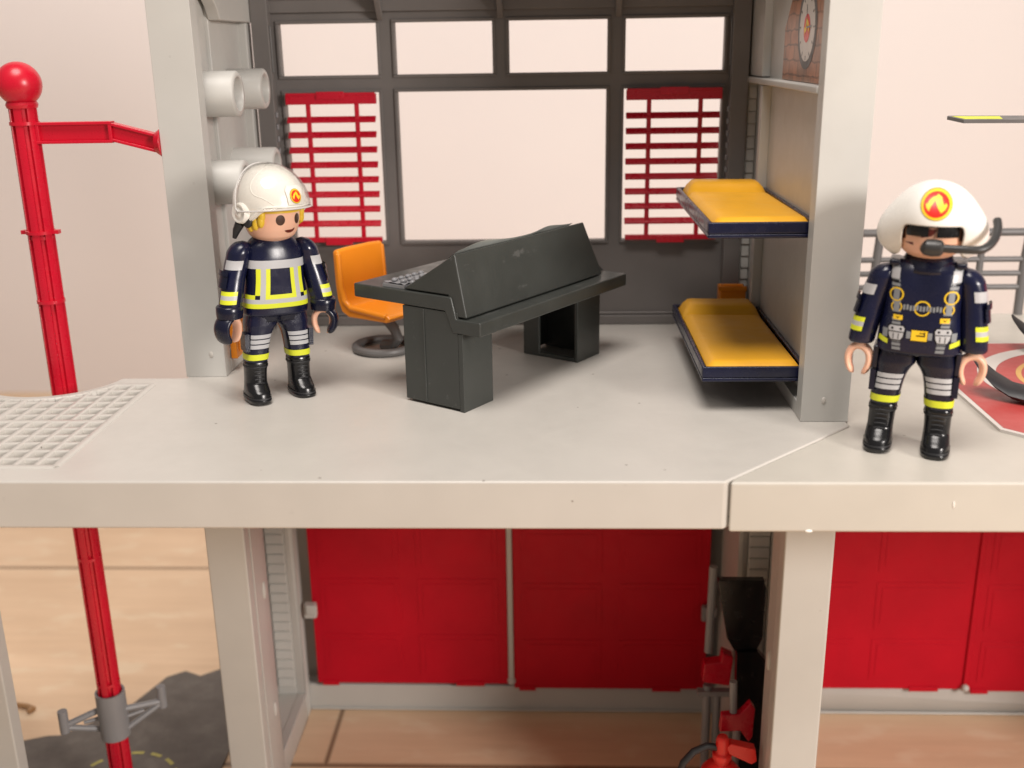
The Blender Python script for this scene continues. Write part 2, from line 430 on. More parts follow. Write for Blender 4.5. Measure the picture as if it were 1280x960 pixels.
for i, y in enumerate(ys):
    big = i in (0, 6, 12); L_ = xlim(min(y, Y1)); y = min(y, Y1); HH = .030 if big else .016
    if L_ == 0: bar(X1 - 26*.56, y, X1, y, .12 if big else .085, HH)
    else:
        if X1 > -16.2 + L_: bar(-16.2 + L_, y, X1, y, .12 if big else .085, HH)
        bar(X1 - 26*.56, y, -16.2 - L_, y, .12 if big else .085, HH)
rim = [(-16.2 + 2.62*math.cos(a), 9.0 + 2.62*math.sin(a)) for a in [R(-26 - 128*i/30) for i in range(31)]]
for k_, (a, b) in enumerate(zip(rim, rim[1:])): bar(a[0], a[1], b[0], b[1], .12, .04 + .002*(k_ % 2))
gr.build('deck_grating', ST, angle=60)

# upper front columns and side walls -----------------------------------------
def column(x0, x1, y0, y1, z0, z1, pegs=()):
    c = MB(); c.box(x0, x1, y0, y1, z0, z1, 'wall_p'); 
    for (px, pz) in pegs: c.ball((px, y0, pz), .07, 'deck', 8, (1, .5, 1.5))
    return c.build('column', ST, bevel=.06, seg=3)
column(-11.88, -10.57, 8.7, 9.3, 0.004, 14.5, [(-11.0, .75)])
column(6.85, 8.15, 4.25, 4.85, 0.004, 14.5, [(7.45, .62)])
column(-11.88, -10.53, 8.7, 9.3, G+.01, -1.28)
column(6.66, 8.08, 4.25, 4.9, G+.01, -1.28)
column(-19.6, -18.17, 6.0, 6.6, G+.01, -1.28)

lw = MB()
# left upper wall: front strip, recessed panel, rear strip, chamfered roof corner
lw.box(-11.4, -11.02, 9.3, 11.4, .004, 14.5, 'wall_p')
lw.box(-11.3, -10.9, 11.4, 15.74, .004, 14.5, 'wall_p')
lw.prism([(9.3, 12.6), (11.1, 11.4), (11.4, 11.0), (15.4, 11.0), (15.4, 14.0), (9.3, 14.0)], -10.9, -10.5, 'wall_p', axis='x')
lw.box(-10.95, -10.62, 14.7, 15.35, .004, 11.0, 'wall_p')
lw.box(-11.38, -10.55, 9.301, 15.35, .003, .42, 'wall_p')
lw.build('side_wall', ST, bevel=.04)
for (cx_, y, z, xe, r) in ((-10, 10.3, 8.78, -9.8, .70), (-10, 13.0, 8.84, -9.65, .66), (-10, 10.3, 6.05, -9.8, .70), (-10, 13.0, 6.25, -9.45, .66)):
    t = MB(); t.lathe([(r, -11.2), (r, xe-.06), (r-.06, xe), (r-.17, xe), (r-.22, xe-.06), (r-.27, xe-1.3), (.01, xe-1.32)], 'wall_p', (0, y, z), 40, 'x')
    t.build('wall_tube', ST, angle=50)
# panel leaning at the foot of the left wall
rw = MB()
rw.box(7.15, 7.5, 4.85, 12.85, .004, 14.5, 'wall_p'); rw.box(7.2, 7.5, 12.851, 15.74, .43, 14.5, 'wall_p'); rw.box(6.87, 7.19, 15.36, 15.74, .43, 14.5, 'wall_p')
rw.box(6.85, 7.15, 12.35, 12.75, .43, 8.72, 'wall_p')
rw.box(6.85, 7.5, 4.85, 15.35, .003, .42, 'wall_p')
rw.box(6.87, 7.19, 15.1, 15.35, .43, 8.75, 'wall_p')
for i in range(19):
    z = .45 + i*.43
    rw.prism([(15.09, z), (15.0, z+.03), (15.06, z+.415), (15.09, z+.42)], 6.9, 7.18, 'wall_p', axis='x')
rw.box(6.9, 7.19, 12.86, 15.35, 9.0, 14.5, 'wall_p')
rw.build('side_wall', ST, bevel=.03)
sh = MB(); sh.box(6.8, 7.5, 4.85, 15.2, 8.76, 8.96, 'wall_p'); sh.build('shelf', ST, bevel=.04)
# printed card with brick pattern and clock above the shelf
bk = MB(); bk.prism([(4.9, 8.98), (10.55, 8.98), (10.5, 10.45), (9.3, 11.7), (7.4, 12.2), (6.3, 11.5), (4.9, 11.0)], 7.09, 7.14, 'brick', axis='x')
def disc_x(mb, y, z, r, x, k, n=40, sy=1): mb.add([(x, y + r*sy*math.cos(2*PI*i/n), z + r*math.sin(2*PI*i/n)) for i in range(n)], [tuple(range(n))], k, False)
disc_x(bk, 7.55, 10.45, 1.13, 7.082, 'rail'); disc_x(bk, 7.55, 10.45, .92, 7.076, 'padwhite'); disc_x(bk, 7.55, 10.42, .38, 7.070, 'redprint')
bk.add([(7.064, 7.55 + p[0]*.4, 10.42 + p[1]*.4) for p in FLAME], [tuple(range(len(FLAME)))], 'flame', False)
for i in range(12):
    a = i*PI/6; d = Vector((0, math.cos(a), math.sin(a))); p = Vector((0, -math.sin(a), math.cos(a))); c_ = Vector((7.068, 7.55, 10.45))
    bk.add([c_ + d*.76 + p*.022, c_ + d*.88 + p*.022, c_ + d*.88 - p*.022, c_ + d*.76 - p*.022], [(0,1,2,3)], 'black', False)
bk.add([(7.058,7.55,10.42),(7.058,7.5,10.46),(7.058,7.0,10.5),(7.058,7.02,10.44)], [(0,1,2,3)], 'black', False)
bk.add([(7.058,7.57,10.42),(7.058,7.53,10.42),(7.058,7.62,11.05),(7.058,7.66,11.04)], [(0,1,2,3)], 'black', False)
bo = bk.build('brick_sticker', ST); bo['label'] = 'printed brick card with a white clock face showing a small flame'

# dark grey window wall ------------------------------------------------------
wf = MB(); YA, YB = 15.4, 15.75
XL, XR = -10.5, 6.85
ucols = [(-9.65, -6.19), (-5.54, -2.1), (-1.51, 1.95), (2.58, 6.03)]
lcols = [(-9.6, -6.2), (-5.54, 1.93), (2.55, 6.01)]
z0, z1, z2, z3, z4, z5 = .004, 3.2, 8.58, 9.18, 10.94, 11.5
wf.box(XL, XR, YA, YB, z0, z1, 'grey')
def row(cols, za, zb):
    e = [XL] + [q for c_ in cols for q in c_] + [XR]
    for i in range(0, len(e), 2): wf.box(e[i], e[i+1], YA, YB, za, zb, 'grey')
row(lcols, z1, z2); wf.box(XL, XR, YA, YB, z2, z3, 'grey'); row(ucols, z3, z4); wf.box(XL, XR, YA, YB, z4, z5+1.5, 'grey')
wf.build('window_frame', ST)
def rim_frame(x0, x1, za, zb, t=.11, d=.07):
    r = MB()
    r.box(x0-t, x1+t, YA-d, YA-.002, za-t, za-.003, 'grey'); r.box(x0-t, x1+t, YA-d, YA-.002, zb+.003, zb+t, 'grey')
    r.box(x0-t, x0-.003, YA-d, YA-.002, za, zb, 'grey'); r.box(x1+.003, x1+t, YA-d, YA-.002, za, zb, 'grey')
    return r.build('window_rim', ST, bevel=.02)
for a, b in ucols: rim_frame(a, b, z3, z4)
for a, b in lcols: rim_frame(a, b, z1, z2)
pl = MB(); pl.box(XL, XR, YA-.18, YA-.002, .005, .36, 'grey'); pl.box(-9.3, 5.6, YA-.1, YA-.003, .364, .48, 'grey'); pl.build('skirting', ST, bevel=.04)
for xx, x_, sg in ((XL+.02, XL+.62, 1), (XR-.62, XR-.62, -1)):
    sp = MB(); sp.box(xx, xx+.6, YA-.55, YA-.02, .37, 13, 'grey')
    for i in range(9): sp.box(min(x_, x_+sg*.06), max(x_, x_+sg*.06), YA-.45, YA-.3, 4.4 + i*.42, 4.6 + i*.42, 'lgrey')
    sp.box(min(x_, x_+sg*.05), max(x_, x_+sg*.05), YA-.42, YA-.32, 9.3, 10.9, 'rail')
    sp.build('frame_post', ST, bevel=.03)
rf = MB()
rf.prism([(15.75, 11.45), (15.75, 13.4), (12.4, 15.2), (9.0, 15.2), (9.0, 14.6), (12.2, 14.55), (15.2, 11.7), (15.2, 11.3)], -10.5, 6.85, 'grey', axis='x')
for x in (-6.0, -1.8, 2.3):
    rf.prism([(15.2, 11.0), (15.2, 12), (12.6, 14.4), (12.6, 13.7), (14.9, 11.25)], x-.1, x+.1, 'grey', axis='x')
rf.build('roof', ST, bevel=.03)
# red roller blinds
def blind(x0, x1):
    b = MB(); y = 15.18
    b.box(x0, x1, y-.12, y+.12, 8.2, 8.56, 'red'); b.box(x0+.02, x1-.02, y-.15, y-.121, 8.5, 8.6, 'red')
    b.box((x0+x1)/2-.5, (x0+x1)/2+.5, y-.18, y-.151, 8.38, 8.64, 'red')
    b.box(x0+.03, x1-.03, y-.1, y+.1, 3.24, 3.42, 'red'); b.box((x0+x1)/2-.5, (x0+x1)/2+.5, y-.15, y-.101, 3.14, 3.4, 'red')
    n = 8; h = (8.2-3.42)
    for i in range(1, n+1):
        z = 8.2 - i*h/(n+.95)
        b.prism([(y-.1, z-.11), (y-.03, z-.11), (y+.1, z+.04), (y+.1, z+.11), (y+.03, z+.11), (y-.1, z-.04)], x0, x1-.05, 'red', axis='x')
    for t_ in (.24, .78):
        xx = x0 + (x1-x0)*t_; b.box(xx-.08, xx+.08, y-.06, y+.06, 3.421, 8.199, 'red')
    return b.build('blind', ST, bevel=.02)
blind(-9.52, -6.28); blind(2.62, 5.98)

# lower storey ---------------------------------------------------------------
lo = MB()
lo.box(-10.85, 7.15, 15.42, 16.1, G+.01, G+1.2, 'wall_p'); lo.box(-10.5, 6.8, 15.3, 15.42, G+.01, G+.12, 'wall_p')
lo.build('sill', ST, bevel=.05)
hd = MB(); hd.box(-11.0, 8.1, 16.15, 16.5, -8.0, -1.28, 'wall_p'); hd.box(-11.85, 8.1, 16.51, 16.8, G+.01, -1.28, 'wall_p'); hd.build('rear_wall', ST)
def side(x, sg, xf, yf, ya=10.8, yb=14.75):
    q = MB(); 
    def bx(a, b, *r): q.box(min(a, b), max(a, b), *r, 'wall_p')
    bx(x, x - sg*.35, yf, ya, G+.01, -1.29)                 # front strip
    bx(x, x - sg*.35, yb, 15.4, G+.01, -1.29)           # rear strip
    bx(x, x - sg*.35, ya, yb, G+.01, G+1.2)             # low rail
    bx(x - sg*1.25, x - sg*1.15, yf, 15.4, G+.01, -1.29)   # outer skin
    bx(x - sg*1.14, x - sg*.36, ya-.3, yb-.002, G+1.0, G+1.19)
    bx(x - sg*1.14, x - sg*.36, yb-.05, yb+.3, G+1.195, -1.29)
    n = 26; h = 11.5/n
    for i in range(n):
        z = G + 1.6 + i*h; xa, xb = sorted((x - sg*1.1, x - sg*.38))
        q.prism([(yb-.04, z), (yb-.22, z+.06), (yb-.12, z+h*.85), (yb-.04, z+h*.95)], xa, xb, 'wall_p', axis='x')
    q.ball((x, yf+1.0, -8.6), .16, 'wall_p', 10, (.5, 1, 2.2)); q.ball((x, yf+1.0, -13.6), .14, 'wall_p', 10, (.5, 1, 2.2))
    return q.build('side_wall', ST, bevel=.02)
side(-10.5, 1, 0, 9.3); side(6.8, -1, 0, 4.9, 6.4, 11.9)
def door(parent, x0, x1, zb, label=None):
    d = MB(); zt = -4.5; y = 15.2
    d.box(x0, x1, y, y+.22, zb, zt, 'doorred')
    wd = x1-x0; nx = 2
    for i in range(nx):
        xa = x0 + wd*(i+.06)/nx + .12; xb = x0 + wd*(i+.94)/nx - .12
        for (za, zc) in ((zb+.45, zb+2.35), (zb+2.85, zb+4.95), (zb+5.45, zb+7.4), (zb+7.9, zb+9.8)):
            d.box(xa, xb, y-.022, y-.001, za, zc, 'doorred'); d.box(xa+.22, xb-.22, y-.04, y-.0225, za+.22, zc-.22, 'doorred')
    d.box(x0+.2, x0+.9, y-.05, y-.002, zb-.1, zb+.12, 'doorred')
    d.box(x1-2.2, x1-1.0, y-.05, y-.002, zb-.1, zb+.12, 'doorred')
    return d.build('garage_door', parent, bevel=.03)
door(ST, -10.05, -1.94, -15.66); door(ST, -1.68, 6.32, -15.86)
jp = MB(); jp.box(-1.92, -1.70, 15.12, 15.3, -15.55, -2.0, 'wall_p'); jp.ball((-1.8, 15.2, -15.5), .18, 'wall_p', 8); jp.build('door_post', ST, bevel=.03)
for (x, z) in ((-10.12, -12.05), (6.25, -12.1)):
    h = MB(); h.box(x-.22, x+.28, 14.85, 15.15, z-.35, z+.3, 'lgrey' if x > 0 else 'wall_p'); h.box(x-.1, x+.36, 14.7, 14.85, z-.1, z+.34, 'lgrey' if x > 0 else 'wall_p'); h.build('door_hinge', ST, bevel=.05)

# fire pole, ball, arm and bracket -------------------------------------------
fp = MB(); px, py = -16.12, 9.0
prof = []
def pole_section(r=.40, g=.13, n=6):
    P = []
    for i in range(n):
        a = i * 2*PI/n + PI/6
        for da, rr in ((-.30, r), (0, r*1.02), (.30, r), (.36, r-g), (2*PI/n-.36, r-g)):
            P.append((math.cos(a+da)*rr, math.sin(a+da)*rr))
    return P
sec = pole_section()
fp.prism([(px+a, py+b) for a, b in sec], G+.1, 9.0, 'red')
for z, r_ in ((8.05, .44), (4.72, .45), (4.55, .36), (2.5, .43), (-3.2, .36), (-6.6, .41), (-11.6, .41)):
    fp.lathe([(.01, z-.05), (r_, z-.05), (r_, z+.05), (.01, z+.05)], 'red', (px, py, 0), 24)
for s_ in (-1, 1): fp.box(px+s_*.5-.1, px+s_*.5+.1, py-.1, py+.1, 4.66, 4.78, 'red')
FP = fp.build('fire_pole', ST, angle=30)
bl = MB(); bl.lathe([(.01, 8.5), (.44, 8.5), (.47, 8.6), (.44, 8.68), (.40, 8.7)], 'red', (px, py, 0), 28); bl.ball((px, py, 9.2), .66, 'red', 24)
bl.build('pole_ball', FP)
am = MB()
def ibeam(P, Q, w_=.18, h=.32, web=.05):
    """channel-shaped arm piece with top and bottom flange"""
    (x0, z0_), (x1, z1_) = P, Q
    for dz0, dz1, hw in ((h-.09, h, w_), (-h, -h+.09, w_), (-h+.09, h-.09, web)):
        V = [(x0, py-hw, z0_+dz0), (x1, py-hw, z1_+dz0), (x1, py+hw, z1_+dz0), (x0, py+hw, z0_+dz0), (x0, py-hw, z0_+dz1), (x1, py-hw, z1_+dz1), (x1, py+hw, z1_+dz1), (x0, py+hw, z0_+dz1)]
        am.add(V, [(3,2,1,0),(4,5,6,7),(0,1,5,4),(1,2,6,5),(2,3,7,6),(3,0,4,7)], 'red', False)
ibeam((px-.35, 7.75), (-13.4, 7.76)); ibeam((-13.4, 7.76), (-12.1, 7.42), h=.28)
for x in (px+.42, -13.45): am.box(x-.05, x+.05, py-.17, py+.17, 7.44, 8.06, 'red')
am.lathe([(.01, -12.1), (.32, -12.1), (.46, -11.9), (.46, -11.886), (.01, -11.886)], 'red', (0, py, 7.42), 24, 'x')
am.build('pole_arm', FP, bevel=.02)
br = MB()
br.lathe([(.44, -13.85), (.52, -13.85), (.52, -12.0), (.44, -12.0), (.42, -12.1)], 'lgrey', (px, py, 0), 32)
for s_, dy, dz in ((-1, .35, 0), (1, 1.0, 0)):
    ex = px + s_*1.5; ez = -13.0
    ey = py + (.9 if s_ > 0 else -.7)
    br.tube([(px+s_*.4, py, -12.75), (ex, ey, ez)], .12, 'lgrey', 8); br.tube([(px+s_*.4, py, -13.6), (ex, ey, ez-.05)], .11, 'lgrey', 8)
    br.tube([(px+s_*.4, py, -13.1), (px+s_*.95, py + (ey-py)*.5, -13.1)], .07, 'lgrey', 8)
    br.tube([(ex, ey, ez-.25), (ex, ey, ez+.62)], .17, 'lgrey', 14)
br.build('pole_bracket', FP)

# ------------------------------------------------------------------ annex with helipad
AN = thing('toy_station_annex', 'slightly yellower off-white right-hand deck of the toy station with grey railing and red doors below', 'toy building')
ad = MB(); ad.prism([(4.25, .004), (32, .004), (32, 16.8), (8.10, 16.8), (8.10, 3.95), (4.34, .24)], -1.34, -.03, 'deck_b'); ad.build('deck', AN, bevel=.07, seg=3)
for q_ in (0, 1):
    nk = MB(); nk.ball((6.2, .0, -1.3), .06, 'helmet', 8, (1.5, .6, .6)) if q_ else nk.ball((9.6, .0, -.6), .04, 'helmet', 8, (.6, .5, 2.4)); nk.build('moulding_mark', AN)
an = MB(); an.box(8.15, 28, 15.42, 16.1, G+.01, G+1.2, 'wall_p'); an.box(8.15, 28, 15.3, 15.42, G+.01, G+.12, 'wall_p'); an.build('sill', AN, bevel=.05)
an = MB(); an.box(8.12, 30, 16.2, 16.6, G+.01, -1.35, 'wall_p'); an.box(8.1, 8.35, 5.2, 16.2, G+.01, -1.35, 'wall_p'); an.build('rear_wall', AN)
an = MB(); an.box(25.6, 26.9, 4.25, 16.1, G+.01, -1.35, 'wall_p'); an.build('side_wall', AN)  # unseen wall beyond the frame, added to shade the doors towards the right
door(AN, 8.4, 17.0, -15.75); door(AN, 17.15, 25.5, -15.85)
jp = MB(); jp.box(16.98, 17.16, 15.1, 15.3, -15.6, -2.0, 'doorred'); jp.build('door_post', AN, bevel=.03)
jp = MB(); jp.ball((17.05, 15.05, -15.6), .16, 'wall_p', 10); jp.build('door_pin', AN)
rl = MB(); yr = 16.6
for z, r_ in ((3.15, .15), (2.12, .11), (1.58, .11), (1.05, .11)): rl.tube([(8.4, yr, z), (30, yr, z)], r_, 'rail', 12)
rl.build('railing_bar', AN)
for x in (12.3, 17.85, 23.3):
    p = MB(); p.tube([(x+.1, yr, 3.3), (x, yr, 1.9), (x, yr, -.03)], [.17, .17, .17], 'rail', 12); p.build('railing_post', AN)
for x in (9.4, 16.2, 21.5):
    p = MB(); p.tube([(x, yr, 3.1), (x, yr, .95)], .13, 'rail', 12); p.build('railing_post', AN)

hp = MB()
hc = (17.2, 7.6)
hp.prism([(12.05, 7.6), (12.0, 3.5), (14.2, 1.2), (21, 1.2), (23.5, 4), (23.5, 9), (20.5, 12.2), (14.6, 12.2), (12.05, 8.4)], -.026, .05, 'padwhite')
hp.prism([(12.2, 7.6), (12.13, 3.6), (14.25, 1.3), (20.9, 1.3), (23.4, 4.05), (23.4, 8.95), (20.4, 12.1), (14.7, 12.1), (12.2, 8.3)], .05, .056, 'padred')
def ring(mb, c, r0, r1, z, k, n=80):
    V = [(c[0]+r*math.cos(2*PI*i/n), c[1]+r*math.sin(2*PI*i/n), z) for i in range(n) for r in (r0, r1)]
    mb.add(V, [(2*i, 2*i+1, (2*i+3) % (2*n), (2*i+2) % (2*n)) for i in range(n)], k, False)
ring(hp, hc, 3.45, 4.0, .062, 'padwhite'); ring(hp, hc, 2.72, 2.88, .062, 'padgold')
tag(hp.build('helipad_plate'), 'red helipad card with white and yellow rings lying on the right deck', 'helipad')

HE = thing('toy_helicopter', 'toy helicopter with black skids on the red helipad, mostly beyond the right edge', 'toy helicopter', (17.0, 7.1, .06), R(-32.7))
for s_ in (-1, 1):
    sk = MB(); y = s_*2.86
    pts = [(-3.55, y, .95), (-3.35, y, .78), (-3.0, y, .5), (-2.5, y, .25), (-1.9, y, .17), (0, y, .16), (2.4, y, .16)]
    V = []
    for i, p in enumerate(pts):
        hw = (.26, .44, .55, .58, .58, .58, .58)[i]; th = .22
        for a in range(12):
            aa = 2*PI*a/12; V.append((p[0] + (th*.8*math.sin(aa) if i < 4 else 0)*-1, p[1] + hw*math.cos(aa), p[2] + th*math.sin(aa)))
    sk.add(V, [(i*12+j, i*12+(j+1) % 12, (i+1)*12+(j+1) % 12, (i+1)*12+j) for i in range(6) for j in range(12)] + [tuple(range(12)), tuple(72+j for j in range(12))], 'blackm', True)
    SK = sk.build('skid', HE)
    for xx in (-1.4, 1.2):
        st = MB(); st.tube([(xx, y, .25), (xx, y*.92, .8), (xx, y*.5, 1.35), (xx, 0, 1.5)], .17, 'lgrey', 12); st.build('strut', HE)
fu = Loft([(.9, .3, 0, .5, .4, 2.2), (1.4, .3, 0, 1.35, .85, 2.4), (2.4, .3, 0, 1.6, 1.05, 2.4), (3.5, .3, 0, 1.5, .95, 2.4), (4.6, .5, 0, 1.1, .7, 2.4), (5.1, .6, 0, .4, .3, 2.2)])
b = MB(); fu.body(b, 'redprint'); b.tube([(1.5, 0, 3.6), (6.5, 0, 4.3), (8, 0, 5.6)], [.7, .35, .2], 'redprint', 16); b.build('fuselage', HE)
b = MB(); b.tube([(.3, 0, 5.0), (.3, 0, 7.75)], .16, 'blackm', 14); b.lathe([(.01, 7.7), (.5, 7.7), (.5, 8.0), (.01, 8.05)], 'blackm', (.3, 0, 0), 24); b.build('rotor_mast', HE)
for k in range(4):
    a = R(204) + k*PI/2; Mx = Matrix.Translation((.3, 0, 7.82)) @ Matrix.Rotation(a, 4, 'Z') @ Matrix.Rotation(R(-7), 4, 'X')
    b = MB(); L_ = 6.0
    b.prism([(.3, -.25), (L_-.75, -.33), (L_-.05, -.33), (L_, -.25), (L_-.35, .3), (.3, .25)], -.05, .05, 'rail', M4=Mx)
    b.prism([(L_-1.4, -.2), (L_-.12, -.2), (L_-.4, .2), (L_-1.4, .2)], .051, .056, 'lime', M4=Mx)
    b.build('rotor_blade', HE, bevel=.015)

# ------------------------------------------------------------------ control desk
DK = thing('control_desk', 'dark grey toy control desk with sloping console, standing in the middle of the deck', 'desk', (-2.57, 5.03, 0), math.atan2(.832, .555))
# local x runs along the desk, local y points to the operator's side
b = MB()
pr = [(-.66, 2.34), (-.66, 2.76), (.20, 2.76), (.36, 3.37), (4.1, 3.37), (4.1, 2.95), (.6, 2.95), (.34, 2.34)]
b.prism(pr, 0, 8.1, 'desk', axis='x')
b.v = [(7.5, v[1], v[2]) if v[0] > 8 and v[1] > .35 else v for v in b.v]
b.build('desk_top', DK, bevel=.045, seg=2)
for x0, x1 in ((0.03, 1.42), (6.1, 7.5)):
    b = MB()
    if x0 < 1:
        b.box(x0, x1, 0, .16, 0, 2.335, 'desk'); b.box(x0, x0+.14, .163, 2.2, .08, 2.93, 'desk'); b.box(x1-.14, x1, .163, 2.2, .08, 2.93, 'desk'); b.box(x0+.143, x1-.143, 2.0, 2.2, .08, 2.93, 'desk')
        b.box(x0-.03, x0-.001, 1.38, 1.44, 0.1, 2.9, 'desk'); b.box(x0+.142, x1-.142, .165, 1.99, .1, 2.3, 'desk')
    else:
        b.box(x0, x1, 0, .14, 0.0, 2.335, 'desk'); b.box(x0, x0+.12, 1.55, 2.2, .0, 2.93, 'desk'); b.box(x0, x0+.12, .143, 1.549, .0, .14, 'desk'); b.box(x0, x0+.12, .143, 1.549, 2.15, 2.9, 'desk'); b.box(x1-.12, x1, .143, 2.2, .0, 2.93, 'desk')
        b.box(x0+.121, x1-.121, 2.05, 2.2, .1, 2.9, 'desk')
    b.build('leg', DK, bevel=.03)
b = MB()
P0 = [(.36-.5, 2.80), (.23, 4.60), (2.18, 3.40), (.5, 3.40), (.3, 2.80)]
V = [(.06, y, z) for y, z in P0] + [(7.42 if i in (0, 4) else (6.78 if i == 1 else 6.5), y, z) for i, (y, z) in enumerate(P0)]
n = 5
b.add(V, [tuple(range(n))[::-1], tuple(range(n, 2*n))] + [(i, (i+1) % n, n+(i+1) % n, n+i) for i in range(n)], 'desk', False)
b.build('console', DK, bevel=.05, seg=2)
b = MB()   # instrument panel on the operator's slope with raised screens and switches
def slope(x, t, up): 
    y = .27 + (2.1-.27)*t; z = 4.60 + (3.42-4.60)*t; return Vector((x, y + up*.53, z + up*.85))
b.grid(lambda i, j: slope(.35 + 5.9*j/40, i/10, .03 + (.14*math.exp(-((j-8)/6.5)**2) + .1*math.exp(-((j-31)/4.5)**2)) * math.exp(-(i/5)**2)), range(11), range(41), 'sticker_grey')
for j in range(15):
    for i in range(3):
        c_ = slope(.3 + j*.40, .72 + i*.1, .06); b.ball(c_, .1, 'lgrey', 7, (1.2, 1, .8))
b.build('instrument_panel', DK)
b = MB(); b.grid(lambda i, j: Vector((.15 + 1.6*j/10, 2.2 + .8*i/6, 3.45 + .05*abs(math.sin(i*1.3 + j*.9)) + .03)), range(7), range(11), 'lgrey')
b.box(.12, 1.8, 2.18, 3.02, 3.375, 3.47, 'lgrey')
for j in range(5):
    for i in range(2): b.ball((.35 + j*.3, 2.4 + i*.35, 3.55), .1, 'lgrey', 7, (1, 1, .7))
b.build('keyboard', DK)

# ------------------------------------------------------------------ chair
CH = thing('office_chair', 'orange toy swivel chair on a curved grey foot, tucked behind the desk', 'chair', (-6.0, 11.9, 0), math.atan2(-.555, .832))
b = MB()
prof = [(-.98, 3.62), (-.80, 3.66), (-.72, 3.55), (-.66, 2.4), (-.62, 1.95), (-.45, 1.72), (.2, 1.66), (1.35, 1.62), (1.5, 1.5), (1.35, 1.36), (-.4, 1.34), (-.72, 1.5), (-.88, 1.9), (-.94, 2.4)]
def chf(i, j):
    t_ = j; x, z = prof[int(i) % len(prof)]
    w_ = 1.13 - (.06 if t_ in (0, 5) else 0)
    yy = {0: -1, 1: -.93, 2: -.5, 3: .5, 4: .93, 5: 1}[t_] * 1.13
    if z > 3.4 and t_ in (0, 1, 4, 5): z -= .1 if t_ in (0, 5) else .03
    dish = .0 if t_ in (0, 5) else -.05
    if int(i) % len(prof) in (3, 4, 5, 6): z += dish; 
    return Vector((x, yy, z))
b.grid(lambda j, i: chf(i, j), range(6), range(len(prof)), 'orange', closed=True, cap0=True, cap1=True)
# raised side lips
for s_ in (-1, 1):
    b.tube([(-.80, s_*1.07, 3.5), (-.74, s_*1.08, 2.4), (-.6, s_*1.08, 1.88), (-.3, s_*1.08, 1.66), (1.3, s_*1.08, 1.56)], .11, 'orange', 10)
b.build('seat_shell', CH, bevel=.05, angle=50)
b = MB(); b.tube([(.15, 0, 1.36), (.3, 0, 1.15), (.62, 0, .85), (.8, 0, .5), (.55, 0, .25), (.1, .0, .17)], [.26, .2, .18, .18, .2, .22], 'rail', 14)
b.tube([(.1 + .98*math.cos(2*PI*i/28), .98*math.sin(2*PI*i/28), .15) for i in range(29)], .14, 'rail', 10, cap=False)
b.build('foot', CH)

# ------------------------------------------------------------------ bunks
def bunk(zb, label):
    t = thing('bunk_bed', label, 'bed', (4.2, 5.0, zb), 0, 'fold-down bunks on the right wall')
    x1, y1 = 2.95, 7.75; h = .44
    b = MB(); b.box(0, x1, 0, y1, 0, .12, 'navy')
    b.box(0, .13, .131, y1-.131, .121, h, 'navy'); b.box(x1-.13, x1, .131, y1-.131, .121, h, 'navy'); b.box(0, x1, 0, .13, .121, h, 'navy'); b.box(0, x1, y1-.13, y1, .121, h, 'navy')
    b.box(x1, x1+.1, 2.0, 2.5, .05, .3, 'navy'); b.box(x1, x1+.1, 5.6, 6.1, .05, .3, 'navy')
    b.build('tray', t, bevel=.04)
    b = MB()
    def mt(i, j):
        u_, v_ = i/40, j/20; x = .17 + (x1-.34)*v_; y = .17 + (y1-.34)*u_
        e = min(1, min(u_, 1-u_)*26, min(v_, 1-v_)*12); z = h - .1 + .17*math.sqrt(e*(2-e)) if e < 1 else h + .07
        z += .26 * math.exp(-((u_-.90)/.085)**8) * min(1, min(v_, 1-v_)*9)
        z += -.09*math.exp(-((u_-.795)/.014)**2) + .02*math.sin(v_*2.5+u_*3)
        return Vector((x, y, z))
    b.grid(mt, range(41), range(21), 'yorange'); b.build('mattress', t, angle=80)
    return t
bunk(5.0, 'upper fold-down toy bunk, navy tray with yellow-orange mattress, hanging on the right wall')
bunk(.93, 'lower fold-down toy bunk, navy tray with yellow-orange mattress, near the floor')

# orange odds and ends
b = MB(); V = [(6.05, 14.3), (7.0, 14.3), (7.0, 14.9), (6.05, 14.9)]
b.box(6.08, 7.0, 14.2, 14.9, 1.02, 1.12, 'orange'); b.box(6.08, 7.0, 14.2, 14.28, 1.121, 1.62, 'orange'); b.box(6.08, 7.0, 14.82, 14.9, 1.121, 1.62, 'orange'); b.box(6.08, 6.16, 14.281, 14.819, 1.121, 1.62, 'orange'); b.box(6.92, 7.0, 14.281, 14.819, 1.121, 1.62, 'orange')
b.box(6.0, 7.02, 14.1, 14.199, 1.5, 1.68, 'orange'); b.box(6.3, 6.9, 14.3, 14.8, .37, 1.01, 'grey')
tag(b.build('storage_box', bevel=.03), 'small open orange box in the far corner behind the lower bunk', 'box')
b = MB(); b.prism([(9.35, .43), (11.3, .43), (11.3, 1.55), (10.6, 1.85), (9.35, 2.1)], -10.56, -10.35, 'orange', axis='x'); b.prism([(9.6, .6), (11.1, .6), (11.1, 1.4), (9.6, 1.8)], -10.349, -10.31, 'orange', axis='x')
tag(b.build('orange_case', bevel=.05), 'flat orange case leaning at the foot of the left wall, half hidden by the glove', 'case')

# ------------------------------------------------------------------ figurines
def emblem(mb, bvh, cx, cz, r, xf=None):
    decal(mb, bvh, circ(cx, cz, r*1.09), 'olive', .006, .06, xf=xf); decal(mb, bvh, circ(cx, cz, r*1.03), 'flame', .011, .06, xf=xf)
    decal(mb, bvh, circ(cx, cz, r*.87), 'redprint', .016, .06, xf=xf)
    decal(mb, bvh, [(cx + p[0]*r*.98, cz + p[1]*r*.98 ) for p in FLAME], 'flame', .022, .06, xf=xf)

